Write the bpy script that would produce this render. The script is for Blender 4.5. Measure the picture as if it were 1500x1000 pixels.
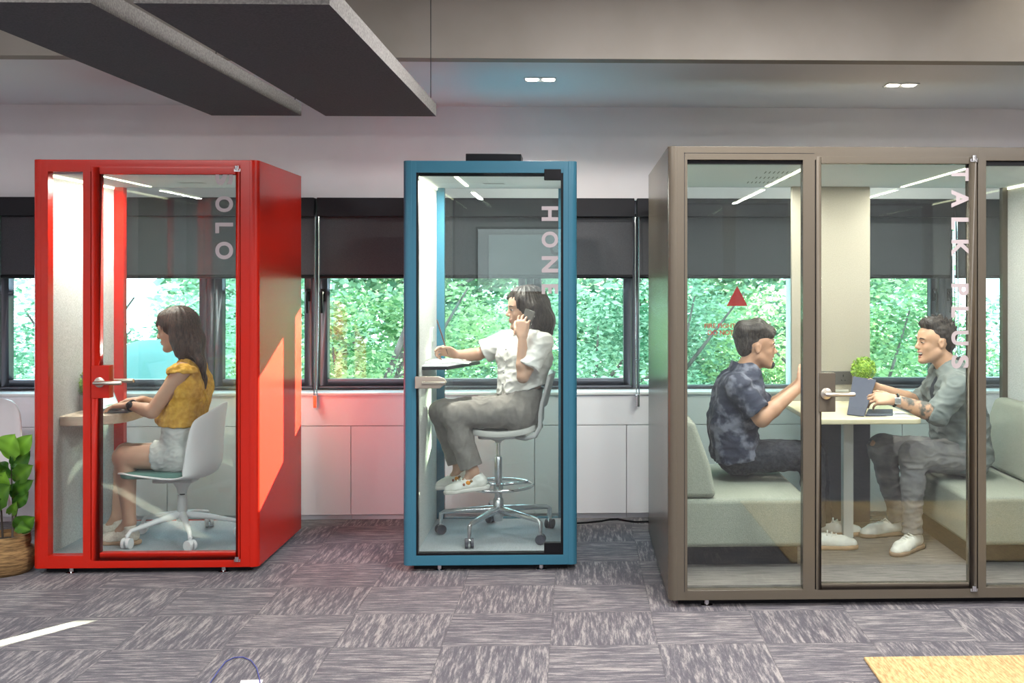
import bpy, bmesh, math, random
import numpy as np
from mathutils import Vector, Matrix
for _o in list(bpy.data.objects): bpy.data.objects.remove(_o)
S = bpy.context.scene
COL = S.collection
PI = math.pi

# ---------------------------------------------------------------- camera
FPX, CX, CY, TH, CZ = 1600.0, 893.0, 410.0, 0.03, 1.505
cam_d = bpy.data.cameras.new('camera'); cam = bpy.data.objects.new('camera', cam_d); COL.objects.link(cam)
cam.location = (0, 0, CZ); cam.rotation_euler = (PI/2, 0, -TH)
cam_d.sensor_width = 36.0; cam_d.sensor_fit = 'HORIZONTAL'; cam_d.lens = 36.0*FPX/1500.0
cam_d.shift_x = -(CX-750)/1500.0; cam_d.shift_y = -(500-CY)/1500.0
cam_d.clip_start = 0.05; cam_d.clip_end = 300
S.camera = cam

# ---------------------------------------------------------------- sky, sun, lamps, exposure
W = bpy.data.worlds.new('sky'); S.world = W; W.use_nodes = True
_n = W.node_tree.nodes; _l = W.node_tree.links
_bg = _n['Background']
_bg.inputs['Color'].default_value = (0.70, 0.86, 1.0, 1); _bg.inputs['Strength'].default_value = 10.0
sun_d = bpy.data.lights.new('sun', 'SUN'); sun = bpy.data.objects.new('sun', sun_d); COL.objects.link(sun)
sun_d.energy = 80; sun_d.color = (1.0, 0.86, 0.62); sun_d.angle = math.radians(0.5)
sun.rotation_euler = Vector((-0.75, -1.0, -0.40)).to_track_quat('-Z', 'Y').to_euler()
sun.location = (6, 14, 8)
def area(name, loc, sx, sy, e, col=(1, 0.95, 0.88), rot=(0, 0, 0)):
    d = bpy.data.lights.new(name, 'AREA'); d.shape = 'RECTANGLE'; d.size = sx; d.size_y = sy
    d.energy = e; d.color = col
    o = bpy.data.objects.new(name, d); COL.objects.link(o); o.location = loc; o.rotation_euler = rot
    return o
CEIL = 3.05
LAMPS = [(-3.2, 2.3), (0.7, 3.9), (3.4, 2.3), (-3.2, -0.9), (0.2, -0.9), (3.4, -0.9)]
for _x, _y in LAMPS:
    area('ceiling_panel_light', (_x, _y, CEIL-0.045), 1.1, 0.5, 115, (1, 0.975, 0.965))
vs = S.view_settings
S.display_settings.display_device = 'sRGB'
vs.view_transform = 'Standard'; vs.look = 'None'; vs.gamma = 1.0; vs.use_curve_mapping = False
vs.exposure = 0.0
S.cycles.use_denoising = True
S.cycles.max_bounces = 10; S.cycles.diffuse_bounces = 5; S.cycles.glossy_bounces = 4
S.cycles.transmission_bounces = 6; S.cycles.transparent_max_bounces = 40
S.cycles.caustics_reflective = False; S.cycles.caustics_refractive = False
S.cycles.sample_clamp_indirect = 6.0

def P(px, py, Y):
    dx = (px-CX)/FPX; dz = -(py-CY)/FPX
    t = Y/(math.cos(TH)-dx*math.sin(TH))
    return Vector((t*(math.sin(TH)+dx*math.cos(TH)), Y, CZ+t*dz))
def XP(px, Y): return P(px, 410, Y).x
def ZP(px, py, Y): return P(px, py, Y).z

# ---------------------------------------------------------------- materials
MATS = {}
def mat(name, col, rough=0.5, metal=0.0, emit=None, es=0, spec=None, coat=0, sss=0):
    if name in MATS: return MATS[name]
    m = bpy.data.materials.new(name); m.use_nodes = True; MATS[name] = m
    b = m.node_tree.nodes['Principled BSDF']
    b.inputs['Base Color'].default_value = (*col, 1); b.inputs['Roughness'].default_value = rough
    b.inputs['Metallic'].default_value = metal
    if spec is not None: b.inputs['Specular IOR Level'].default_value = spec
    if coat: b.inputs['Coat Weight'].default_value = coat; b.inputs['Coat Roughness'].default_value = 0.08
    if emit: b.inputs['Emission Color'].default_value = (*emit, 1); b.inputs['Emission Strength'].default_value = es
    if sss:
        b.inputs['Subsurface Weight'].default_value = sss; b.inputs['Subsurface Radius'].default_value = (0.02, 0.008, 0.004)
    return m
def nz(m, scale, c1, c2, lo=0.35, hi=0.65, detail=3, vec=(1, 1, 1), bump=0.0, coord='Object', rot=(0, 0, 0)):
    """noise-mixed base colour (object space), optional bump"""
    nt = m.node_tree; N = nt.nodes; L = nt.links; b = N['Principled BSDF']
    tc = N.new('ShaderNodeTexCoord'); mp = N.new('ShaderNodeMapping'); mp.inputs['Scale'].default_value = vec
    mp.inputs['Rotation'].default_value = rot
    t = N.new('ShaderNodeTexNoise'); t.inputs['Scale'].default_value = scale; t.inputs['Detail'].default_value = detail
    r = N.new('ShaderNodeValToRGB'); r.color_ramp.elements[0].position = lo; r.color_ramp.elements[1].position = hi
    r.color_ramp.elements[0].color = (*c1, 1); r.color_ramp.elements[1].color = (*c2, 1)
    L.new(tc.outputs[coord], mp.inputs['Vector']); L.new(mp.outputs[0], t.inputs['Vector'])
    L.new(t.outputs['Fac'], r.inputs['Fac']); L.new(r.outputs['Color'], b.inputs['Base Color'])
    if bump:
        bp = N.new('ShaderNodeBump'); bp.inputs['Strength'].default_value = bump; bp.inputs['Distance'].default_value = 0.004
        L.new(t.outputs['Fac'], bp.inputs['Height']); L.new(bp.outputs[0], b.inputs['Normal'])
    return m
def glass(name, tint=(0.93, 0.97, 0.96), f0=0.04):
    m = bpy.data.materials.new(name); m.use_nodes = True; MATS[name] = m
    nt = m.node_tree; N = nt.nodes; L = nt.links; N.remove(N['Principled BSDF'])
    out = N['Material Output']
    tr = N.new('ShaderNodeBsdfTransparent'); tr.inputs[0].default_value = (*tint, 1)
    gl = N.new('ShaderNodeBsdfGlossy'); gl.inputs['Roughness'].default_value = 0.0
    g = N.new('ShaderNodeNewGeometry'); d = N.new('ShaderNodeVectorMath'); d.operation = 'DOT_PRODUCT'
    L.new(g.outputs['Normal'], d.inputs[0]); L.new(g.outputs['Incoming'], d.inputs[1])
    def M(op, a, b=None):
        q = N.new('ShaderNodeMath'); q.operation = op
        if isinstance(a, (int, float)): q.inputs[0].default_value = a
        else: L.new(a, q.inputs[0])
        if b is not None:
            if isinstance(b, (int, float)): q.inputs[1].default_value = b
            else: L.new(b, q.inputs[1])
        return q.outputs[0]
    c = M('ABSOLUTE', d.outputs['Value']); c = M('SUBTRACT', 1.0, c); c = M('POWER', c, 5.0)
    c = M('MULTIPLY', c, 1-f0); c = M('ADD', c, f0)
    mx = N.new('ShaderNodeMixShader'); L.new(c, mx.inputs[0]); L.new(tr.outputs[0], mx.inputs[1]); L.new(gl.outputs[0], mx.inputs[2])
    L.new(mx.outputs[0], out.inputs['Surface'])
    return m
m_red = mat('red_paint', (0.50, 0.0135, 0.0045), 0.24, spec=0.42)
m_blue = mat('blue_paint', (0.040, 0.160, 0.235), 0.24, spec=0.42)
m_taupe = mat('taupe_paint', (0.102, 0.087, 0.066), 0.26, spec=0.42)
m_glass = glass('clear_glass', (0.93, 0.97, 0.96), 0.055); m_tglass = glass('booth_glass', (0.90, 0.95, 0.94), 0.045); m_wglass = glass('window_glass', (0.90, 0.985, 0.975), 0.03)
m_felt = nz(mat('grey_felt', (0.5, 0.5, 0.5), 0.95), 160, (0.43, 0.43, 0.42), (0.60, 0.60, 0.59), detail=2, bump=0.2)
m_pet = nz(mat('beige_felt', (0.5, 0.5, 0.5), 0.9), 200, (0.35, 0.32, 0.265), (0.41, 0.38, 0.32), detail=2)
m_white = mat('white_laminate', (0.86, 0.845, 0.89), 0.35)
m_worktop = mat('white_worktop', (0.8, 0.8, 0.8), 0.3)
m_plaster = nz(mat('white_plaster', (0.62, 0.6, 0.6), 0.9), 3, (0.72, 0.70, 0.715), (0.76, 0.74, 0.755), bump=0.05)
m_fascia = nz(mat('grey_plaster', (0.4, 0.37, 0.34), 0.9), 3, (0.27, 0.25, 0.22), (0.30, 0.28, 0.25))
m_dark = mat('dark_trim', (0.014, 0.014, 0.018), 0.5, spec=0.2)
m_black = mat('black_plastic', (0.006, 0.006, 0.008), 0.45, spec=0.2)
m_alu = mat('window_aluminium', (0.15, 0.148, 0.175), 0.35, 0.5)
m_blind = nz(mat('blind_fabric', (0.03, 0.03, 0.035), 0.85), 350, (0.036, 0.038, 0.046), (0.058, 0.060, 0.070), detail=1)
m_steel = mat('brushed_steel', (0.62, 0.58, 0.50), 0.28, 1.0)
m_chrome = mat('chrome', (0.80, 0.80, 0.82), 0.12, 1.0)
m_palu = mat('polished_aluminium', (0.62, 0.63, 0.66), 0.2, 1.0)
m_wplastic = mat('white_plastic', (0.74, 0.73, 0.75), 0.35)
m_gplastic = mat('pale_grey_plastic', (0.55, 0.55, 0.56), 0.4)
m_desk = nz(mat('pale_oak', (0.6, 0.5, 0.4), 0.4), 5, (0.58, 0.47, 0.36), (0.66, 0.55, 0.44), vec=(1, 12, 12))
m_table = nz(mat('cream_laminate', (0.7, 0.62, 0.42), 0.3), 6, (0.68, 0.60, 0.40), (0.73, 0.66, 0.47), vec=(1, 10, 10))
m_led = mat('led_strip', (1, 1, 1), 0.5, emit=(1.0, 0.92, 0.60), es=6)
m_sage = nz(mat('sage_fabric', (0.3, 0.32, 0.27), 0.95), 220, (0.235, 0.245, 0.205), (0.305, 0.318, 0.27), detail=2, bump=0.3)
m_bfloor = nz(mat('booth_carpet', (0.2, 0.21, 0.23), 0.95), 180, (0.27, 0.29, 0.31), (0.38, 0.40, 0.43), detail=2, bump=0.3)
m_bfloor2 = nz(mat('taupe_booth_carpet', (0.2, 0.18, 0.16), 0.9), 30, (0.13, 0.115, 0.105), (0.23, 0.20, 0.185), detail=4, vec=(0.3, 3, 1), bump=0.3)
m_letter = mat('pale_vinyl', (0.42, 0.37, 0.385), 0.7)
m_redvinyl = mat('red_vinyl', (0.75, 0.02, 0.02), 0.5)
m_bceil = mat('booth_ceiling', (0.66, 0.69, 0.74), 0.6)
m_baffle = nz(mat('baffle_felt', (0.05, 0.05, 0.06), 0.95), 140, (0.040, 0.038, 0.050), (0.062, 0.058, 0.072), detail=2, bump=0.2)
m_baflit = nz(mat('baffle_felt_lit', (0.15, 0.15, 0.15), 0.9), 140, (0.12, 0.115, 0.11), (0.22, 0.21, 0.20), detail=2)  # same felt on the panel sides, side light put into the paler colour
m_green = nz(mat('topiary_green', (0.1, 0.3, 0.03), 0.6), 90, (0.10, 0.26, 0.02), (0.42, 0.62, 0.08))
m_jute = nz(mat('jute', (0.5, 0.35, 0.15), 0.9), 40, (0.34, 0.21, 0.085), (0.68, 0.50, 0.24), vec=(4, 0.6, 1), lo=0.3, hi=0.7, bump=0.8)
m_basket = nz(mat('seagrass', (0.3, 0.2, 0.1), 0.9), 22, (0.13, 0.075, 0.03), (0.34, 0.21, 0.085), vec=(0.8, 0.8, 6), bump=0.8)
m_soil = nz(mat('soil', (0.03, 0.02, 0.015), 1), 60, (0.012, 0.009, 0.006), (0.05, 0.035, 0.025))
m_bark = nz(mat('bark', (0.1, 0.07, 0.05), 0.9), 14, (0.035, 0.028, 0.022), (0.11, 0.09, 0.075), vec=(1, 1, 0.3), bump=0.5)
m_paper = mat('paper', (0.82, 0.82, 0.82), 0.7)
m_tpu = mat('green_seat_fabric', (0.10, 0.21, 0.18), 0.9)
m_slate = mat('slate_cover', (0.03, 0.038, 0.07), 0.6)
m_ground = nz(mat('pale_ground', (0.3, 0.35, 0.35), 0.9), 0.5, (0.20, 0.24, 0.22), (0.36, 0.40, 0.38))

def leafmat(name, c1, c2, tr):
    m = bpy.data.materials.new(name); m.use_nodes = True; nt = m.node_tree; N = nt.nodes; L = nt.links
    b = N['Principled BSDF']; b.inputs['Roughness'].default_value = 0.45
    at = N.new('ShaderNodeAttribute'); at.attribute_name = 'tone'
    r = N.new('ShaderNodeValToRGB'); r.color_ramp.elements[0].color = (*c1, 1); r.color_ramp.elements[1].color = (*c2, 1)
    L.new(at.outputs['Fac'], r.inputs['Fac']); L.new(r.outputs['Color'], b.inputs['Base Color'])
    t = N.new('ShaderNodeBsdfTranslucent'); L.new(r.outputs['Color'], t.inputs['Color'])
    mx = N.new('ShaderNodeMixShader'); mx.inputs[0].default_value = tr
    L.new(b.outputs[0], mx.inputs[1]); L.new(t.outputs[0], mx.inputs[2]); L.new(mx.outputs[0], N['Material Output'].inputs['Surface'])
    return m
m_leafA = leafmat('leaf_bright', (0.055, 0.17, 0.05), (0.58, 0.74, 0.38), 0.55)
m_leafB = leafmat('leaf_cool', (0.05, 0.16, 0.08), (0.50, 0.72, 0.50), 0.55)
m_leafF = leafmat('leaf_indoor', (0.015, 0.09, 0.012), (0.26, 0.56, 0.05), 0.3)

def carpet():
    m = mat('carpet_tiles', (0.1, 0.1, 0.1), 0.95); nt = m.node_tree; N = nt.nodes; L = nt.links; b = N['Principled BSDF']
    tc = N.new('ShaderNodeTexCoord'); mp = N.new('ShaderNodeMapping'); T = 0.445
    mp.inputs['Location'].default_value = (0.11+T*20, -4.95+T*22, 0)
    L.new(tc.outputs['Object'], mp.inputs['Vector'])
    sp = N.new('ShaderNodeSeparateXYZ'); L.new(mp.outputs[0], sp.inputs[0])
    def M(op, a, c=None, d=None):
        q = N.new('ShaderNodeMath'); q.operation = op
        for i, v in enumerate((a, c, d)):
            if v is None: continue
            if isinstance(v, (int, float)): q.inputs[i].default_value = v
            else: L.new(v, q.inputs[i])
        return q.outputs[0]
    u = M('DIVIDE', sp.outputs[0], T); v = M('DIVIDE', sp.outputs[1], T)
    fu = M('FLOOR', u); fv = M('FLOOR', v)
    chk = M('MODULO', M('ADD', fu, fv), 2.0)          # 0 / 1
    chk = M('GREATER_THAN', chk, 0.5)
    cell = M('ADD', M('MULTIPLY', fu, 3.17), M('MULTIPLY', fv, 7.31))
    def streak(vx, vy):
        c = N.new('ShaderNodeCombineXYZ')
        L.new(M('MULTIPLY', u, vx), c.inputs[0]); L.new(M('MULTIPLY', v, vy), c.inputs[1]); L.new(cell, c.inputs[2])
        t = N.new('ShaderNodeTexNoise'); t.inputs['Scale'].default_value = 1.0; t.inputs['Detail'].default_value = 7
        t.inputs['Roughness'].default_value = 0.78
        L.new(c.outputs[0], t.inputs['Vector']); return t.outputs['Fac']
    a1 = streak(2.6, 27.0); a2 = streak(27.0, 2.6)
    mix = N.new('ShaderNodeMix'); mix.data_type = 'FLOAT'
    L.new(chk, mix.inputs[0]); L.new(a1, mix.inputs[2]); L.new(a2, mix.inputs[3])
    r = N.new('ShaderNodeValToRGB'); e = r.color_ramp.elements
    e[0].position = 0.43; e[0].color = (0.055, 0.050, 0.067, 1); e[1].position = 0.60; e[1].color = (0.285, 0.262, 0.255, 1)
    e2 = e.new(0.51); e2.color = (0.105, 0.096, 0.11, 1)
    L.new(mix.outputs[0], r.inputs['Fac'])
    # fine pile speckle and the dark joints between tiles
    n2 = N.new('ShaderNodeTexNoise'); n2.inputs['Scale'].default_value = 190; n2.inputs['Detail'].default_value = 2
    L.new(tc.outputs['Object'], n2.inputs['Vector'])
    du = M('ABSOLUTE', M('SUBTRACT', M('FRACT', u), 0.5)); dv = M('ABSOLUTE', M('SUBTRACT', M('FRACT', v), 0.5))
    j = M('GREATER_THAN', M('MAXIMUM', du, dv), 0.495)
    k = M('MULTIPLY', M('SUBTRACT', 1.0, M('MULTIPLY', j, 0.3)), M('ADD', 0.55, M('MULTIPLY', n2.outputs['Fac'], 0.9)))
    mm = N.new('ShaderNodeMix'); mm.data_type = 'RGBA'; mm.blend_type = 'MULTIPLY'; mm.inputs[0].default_value = 1
    L.new(r.outputs['Color'], mm.inputs[6]); L.new(k, mm.inputs[7])
    L.new(mm.outputs[2], b.inputs['Base Color'])
    bp = N.new('ShaderNodeBump'); bp.inputs['Strength'].default_value = 0.35; bp.inputs['Distance'].default_value = 0.003
    L.new(n2.outputs['Fac'], bp.inputs['Height']); L.new(bp.outputs[0], b.inputs['Normal'])
    b.inputs['Sheen Weight'].default_value = 0.15
    return m
m_carpet = carpet()
_nt = m_redvinyl.node_tree; _t = _nt.nodes.new('ShaderNodeBsdfTranslucent'); _t.inputs['Color'].default_value = (0.80, 0.03, 0.03, 1)
_m = _nt.nodes.new('ShaderNodeMixShader'); _m.inputs[0].default_value = 0.5
_nt.links.new(_nt.nodes['Principled BSDF'].outputs[0], _m.inputs[1]); _nt.links.new(_t.outputs[0], _m.inputs[2]); _nt.links.new(_m.outputs[0], _nt.nodes['Material Output'].inputs['Surface'])

# ---------------------------------------------------------------- mesh helpers
class MB:
    def __init__(s): s.v = []; s.f = []; s.mi = []; s.cur = 0
    def add(s, vs_, fs):
        o = len(s.v); s.v += [Vector(p) for p in vs_]; s.f += [[i+o for i in f] for f in fs]; s.mi += [s.cur]*len(fs); return s
    def box(s, x0, x1, y0, y1, z0, z1):
        return s.add([(x0, y0, z0), (x1, y0, z0), (x1, y1, z0), (x0, y1, z0), (x0, y0, z1), (x1, y0, z1), (x1, y1, z1), (x0, y1, z1)],
                     [(0, 3, 2, 1), (4, 5, 6, 7), (0, 1, 5, 4), (1, 2, 6, 5), (2, 3, 7, 6), (3, 0, 4, 7)])
    def prism(s, poly, a, b, axis='z'):
        """poly counter-clockwise in plan (x,y) extruded in z; axis 'y': poly is (x,z) extruded in y; 'x': (y,z) in x"""
        n = len(poly)
        def q(p, h):
            return (p[0], p[1], h) if axis == 'z' else ((p[0], h, p[1]) if axis == 'y' else (h, p[0], p[1]))
        vs_ = [q(p, a) for p in poly]+[q(p, b) for p in poly]
        fs = [list(range(n))[::-1], list(range(n, 2*n))]+[[i, (i+1) % n, n+(i+1) % n, n+i] for i in range(n)]
        return s.add(vs_, fs)
    def tube(s, pts, r, n=10, cap=True):
        pts = [Vector(p) for p in pts]; rs = r if isinstance(r, (list, tuple)) else [r]*len(pts)
        vs_ = []; up = None
        for i, p in enumerate(pts):
            d = (pts[min(i+1, len(pts)-1)]-pts[max(i-1, 0)]).normalized()
            if up is None:
                up = Vector((0, 0, 1)) if abs(d.z) < 0.9 else Vector((1, 0, 0))
            a = d.cross(up).normalized(); b = a.cross(d).normalized(); up = b
            for k in range(n):
                t = 2*PI*k/n; vs_.append(p+(a*math.cos(t)+b*math.sin(t))*rs[i])
        fs = [[i*n+k, i*n+(k+1) % n, (i+1)*n+(k+1) % n, (i+1)*n+k] for i in range(len(pts)-1) for k in range(n)]
        if cap: fs += [list(range(n))[::-1], [(len(pts)-1)*n+k for k in range(n)]]
        return s.add(vs_, fs)
    def lathe(s, prof, c=(0, 0, 0), n=24, axis='z', cap=True):
        vs_ = []; c = Vector(c)
        for r, h in prof:
            for k in range(n):
                t = 2*PI*k/n
                v = (r*math.cos(t), r*math.sin(t), h)
                if axis == 'y': v = (v[0], v[2], v[1])
                if axis == 'x': v = (v[2], v[0], v[1])
                vs_.append(c+Vector(v))
        m = len(prof)
        fs = [[i*n+k, i*n+(k+1) % n, (i+1)*n+(k+1) % n, (i+1)*n+k] for i in range(m-1) for k in range(n)]
        if cap: fs += [list(range(n))[::-1], [(m-1)*n+k for k in range(n)]]
        return s.add(vs_, fs)
    def ball(s, c, r, n=16, m=10):
        r = (r, r, r) if isinstance(r, (int, float)) else r
        o = len(s.v); vs_ = [Vector(c)+Vector((r[0]*math.sin(PI*i/m)*math.cos(2*PI*k/n), r[1]*math.sin(PI*i/m)*math.sin(2*PI*k/n), r[2]*math.cos(PI*i/m))) for i in range(m+1) for k in range(n)]
        return s.add(vs_, [[i*n+k, (i+1)*n+k, (i+1)*n+(k+1) % n, i*n+(k+1) % n] for i in range(m) for k in range(n)])
    def build(s, name, m, parent=None, smooth=False, bevel=0.0, seg=2, fix=True):
        me = bpy.data.meshes.new(name)
        off = Vector((0, 0, 0)); q = parent
        while q is not None: off += q.location; q = q.parent
        me.from_pydata([v-off for v in s.v], [], s.f)
        ms = m if isinstance(m, (list, tuple)) else [m]
        for x in ms: me.materials.append(x)
        if len(ms) > 1: me.polygons.foreach_set('material_index', s.mi)
        if fix:
            bm = bmesh.new(); bm.from_mesh(me); bmesh.ops.remove_doubles(bm, verts=bm.verts, dist=1e-6)
            bmesh.ops.recalc_face_normals(bm, faces=bm.faces); bm.to_mesh(me); bm.free()
        o = bpy.data.objects.new(name, me); COL.objects.link(o)
        if parent is not None: o.parent = parent
        if smooth:
            me.polygons.foreach_set('use_smooth', [True]*len(me.polygons))
            if smooth != 'all':
                try: me.set_sharp_from_angle(angle=math.radians(38))
                except Exception: pass
        if bevel:
            b = o.modifiers.new('bevel', 'BEVEL'); b.width = bevel; b.segments = seg; b.limit_method = 'ANGLE'; b.angle_limit = math.radians(40)
            me.polygons.foreach_set('use_smooth', [True]*len(me.polygons))
            w = o.modifiers.new('wn', 'WEIGHTED_NORMAL'); w.keep_sharp = True
        return o
def tag(o, label=None, cat=None, group=None, kind=None):
    if label: o['label'] = label
    if cat: o['category'] = cat
    if group: o['group'] = group
    if kind: o['kind'] = kind
    return o
def thing(name, label, cat, loc, group=None, kind=None):
    o = bpy.data.objects.new(name, None); COL.objects.link(o); o.location = loc; o.empty_display_size = 0.1
    return tag(o, label, cat, group, kind)
def struct(o): return tag(o, kind='structure')
def B(name, m, parent, *a, **k): return MB().box(*a).build(name, m, parent, **k)
def rpoly(x0, x1, y0, y1, r, n=6, corners='abcd'):
    """rounded rectangle, counter-clockwise; a=x0y0 b=x1y0 c=x1y1 d=x0y1"""
    out = []
    for key, cx, cy, t0 in (('a', x0, y0, PI), ('b', x1, y0, 1.5*PI), ('c', x1, y1, 0), ('d', x0, y1, PI/2)):
        if key in corners and r > 0:
            ax = cx+r if cx == x0 else cx-r; ay = cy+r if cy == y0 else cy-r
            for i in range(n+1):
                t = t0+PI/2*i/n; out.append((ax+r*math.cos(t), ay+r*math.sin(t)))
        else: out.append((cx, cy))
    return out
def text_mesh(name, body, m, parent, loc, size, rot, bold=0.0, depth=0.0006, space=1.0, align='LEFT'):
    cu = bpy.data.curves.new(name, 'FONT'); cu.body = body; cu.size = size; cu.offset = bold; cu.extrude = depth
    cu.space_character = space; cu.align_x = align; cu.align_y = 'CENTER'; cu.fill_mode = 'BOTH'
    tmp = bpy.data.objects.new('t', cu); COL.objects.link(tmp)
    bpy.context.view_layer.update()
    me = bpy.data.meshes.new_from_object(tmp.evaluated_get(bpy.context.evaluated_depsgraph_get()))
    bpy.data.objects.remove(tmp); bpy.data.curves.remove(cu)
    off = Vector((0, 0, 0)); q = parent
    while q is not None: off += q.location; q = q.parent
    M4 = Matrix.Translation(Vector(loc)-off) @ rot.to_4x4()
    me.transform(M4); me.materials.clear(); me.materials.append(m)
    o = bpy.data.objects.new(name, me); COL.objects.link(o); o.parent = parent
    return o

# ================================================================ THE ROOM
XL, XR, YB0, YW, YWIN = -5.6, 5.8, -2.8, 6.98, 7.07
struct(B('floor', m_carpet, None, XL, XR, YB0, 7.4, -0.06, 0.0))
struct(B('ceiling', m_plaster, None, XL, XR, YB0, 5.46, CEIL, CEIL+0.1))
struct(B('wall_left', m_plaster, None, XL-0.12, XL, YB0, 7.4, -0.06, CEIL+0.1))
struct(B('wall_right', m_plaster, None, XR, XR+0.12, YB0, 7.4, -0.06, CEIL+0.1))
struct(B('wall_front', mat('rear_wall_grey', (0.34, 0.34, 0.36), 0.8), None, XL-0.12, XR+0.12, YB0-0.12, YB0, -0.06, CEIL+0.1))
ZS = 2.61      # soffit underside
o = MB().box(XL, XR, 5.46, 5.56, ZS, CEIL+0.1).build('trim_1', m_fascia, None); struct(o)
m_soffit = mat('soffit_plaster', (0.70, 0.70, 0.73), 0.75)
o = MB().box(XL, XR, 5.5601, 7.4, ZS, ZS+0.1).build('trim_2', m_soffit, None); struct(o)
ZH = ZP(700, 292, YW)     # window head
ZSILL = ZP(500, 570, YWIN)
struct(MB().box(XL, XR, YW, 7.25, ZH, ZS).build('wall_back', m_plaster, None))
struct(MB().box(XL, XR, 7.142, 7.25, -0.06, ZSILL-0.012).build('wall_back', m_plaster, None))
# windows: casements between mullions
mpx = [-312, -158, -4, 154, 309, 463, 618, 776, 930, 1168, 1240, 1379, 1534, 1689, 1844, 2000]
mx = [XP(p, YWIN) for p in mpx]
ZG0 = ZP(500, 555, YWIN); ZF0 = ZSILL; ZF1 = ZH+0.02
wn = 0
for i in range(len(mx)-1):
    x0, x1 = mx[i], mx[i+1]
    if x1-x0 < 0.4:      # solid pier between the last pair
        struct(MB().box(x0-0.05, x1+0.05, 7.0, 7.2, ZSILL-0.01, ZF1).build('trim_3', m_plaster, None)); continue
    wn += 1
    fixed = mpx[i] == 930
    fw = 0.02 if fixed else 0.068
    y0, y1 = YWIN, YWIN+0.07
    mb = MB()
    mb.box(x0, x0+0.022, y0-0.012, y1, ZF0, ZF1).box(x1-0.022, x1, y0-0.012, y1, ZF0, ZF1)
    mb.box(x0+0.022, x1-0.022, y0-0.012, y1, ZF0, ZF0+0.02).box(x0+0.022, x1-0.022, y0-0.012, y1, ZF1-0.02, ZF1)
    fr = struct(mb.build('window_%d' % wn, m_alu, None, bevel=0.002))
    gx0, gx1 = x0+fw+0.006, x1-fw-0.006
    if not fixed:
        mb = MB()
        mb.box(x0+0.026, gx0, y0-0.004, y1-0.01, ZF0+0.022, ZF1-0.022).box(gx1, x1-0.026, y0-0.004, y1-0.01, ZF0+0.022, ZF1-0.022)
        mb.box(gx0, gx1, y0-0.004, y1-0.01, ZF0+0.022, ZG0).box(gx0, gx1, y0-0.004, y1-0.01, ZF1-0.07, ZF1-0.022)
        mb.build('sash', m_alu, fr, bevel=0.003)
        hx = (x0+0.047) if i % 2 else (x1-0.047)
        hz = ZP(475, 440, YWIN-0.03)
        mb = MB().box(hx-0.014, hx+0.014, y0-0.016, y0-0.004, hz-0.005, hz+0.075)
        mb.tube([(hx, y0-0.014, hz+0.05), (hx, y0-0.045, hz+0.05), (hx, y0-0.05, hz+0.03), (hx, y0-0.045, hz-0.08)], 0.009, 8)
        mb.build('window_handle', m_black, fr, smooth=True)
    B('pane', m_wglass, fr, gx0, gx1, y0+0.025, y0+0.033, ZF0+0.02 if fixed else ZG0, ZF1-0.02)
    if fixed:
        c = P(1080, 448, YWIN+0.02); hh = 0.128
        MB().prism([(c.x-0.068, c.z), (c.x+0.068, c.z), (c.x, c.z+0.132)], y0+0.022, y0+0.0245, 'y').build('triangle_sticker', m_redvinyl, fr)
        RX = Matrix.Rotation(PI/2, 3, 'X')
        a = P(1081, 477.5, YWIN+0.02)
        t1 = text_mesh('lettering', 'FIRE FIGHTING ACCESS', m_redvinyl, fr, (a.x, y0+0.0235, a.z), 0.043, RX, 0.0005, space=0.98, align='CENTER')
        a = P(1081, 487.5, YWIN+0.02)
        text_mesh('lettering', 'DO NOT OBSTRUCT', m_redvinyl, fr, (a.x, y0+0.0235, a.z), 0.043, RX, 0.0005, space=0.98, align='CENTER')

# window blinds
jx = [XP(p, 6.94) for p in (-471, -4, 463, 930, 1395, 1862)]
bl = ['between the end wall and the first joint', 'beside the red booth, its left edge at the frame edge', 'passing behind the blue booth from the red one', 'passing behind the tall brown booth', 'at the far end of the brown booth']
ZB = ZP(700, 405, 6.94)
lab = ['charcoal roller blind at the far left end of the window row',
       'charcoal roller blind hanging behind the red booth',
       'charcoal roller blind between the red booth and the far side of the blue booth',
       'charcoal roller blind above the red triangle sticker, behind the brown booth',
       'charcoal roller blind at the right end of the window row, behind the padded wall']
for i in range(0, 5):
    x0, x1 = max(jx[i], XL)+0.012, min(jx[i+1], XR)-0.004
    t = thing('roller_blind', lab[i], 'blind', ((x0+x1)/2, 6.94, ZB), 'roller blinds over the windows')
    B('head_box', m_dark, t, x0, x1, 6.90, 6.978, ZP(700, 317, 6.90), ZH+0.004, bevel=0.004)
    B('blind_fabric', m_blind, t, x0+0.01, x1-0.01, 6.945, 6.948, ZB, ZP(700, 316, 6.94))
    MB().lathe([(0.012, x0+0.01), (0.012, x1-0.01)], (0, 6.946, ZB), 12, 'x').build('bottom_bar', m_black, t, smooth=True)
    cx = x0-0.002
    zt, zb = ZP(465, 312, 6.9), ZP(465, 582, 6.86)
    mb = MB(); mb.tube([(cx-0.008, 6.915, zt), (cx-0.008, 6.90, 1.2), (cx-0.004, 6.862, zb+0.01), (cx+0.004, 6.862, zb), (cx+0.012, 6.862, zb+0.01), (cx+0.014, 6.90, 1.2), (cx+0.014, 6.915, zt)], 0.0035, 6)
    ch = mb.build('chain', m_chrome, t, smooth=True)
    B('chain_clip', m_chrome, ch, cx-0.01, cx+0.016, 6.85, 6.872, ZP(465, 597, 6.86), ZP(465, 579, 6.86), bevel=0.003)

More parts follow.
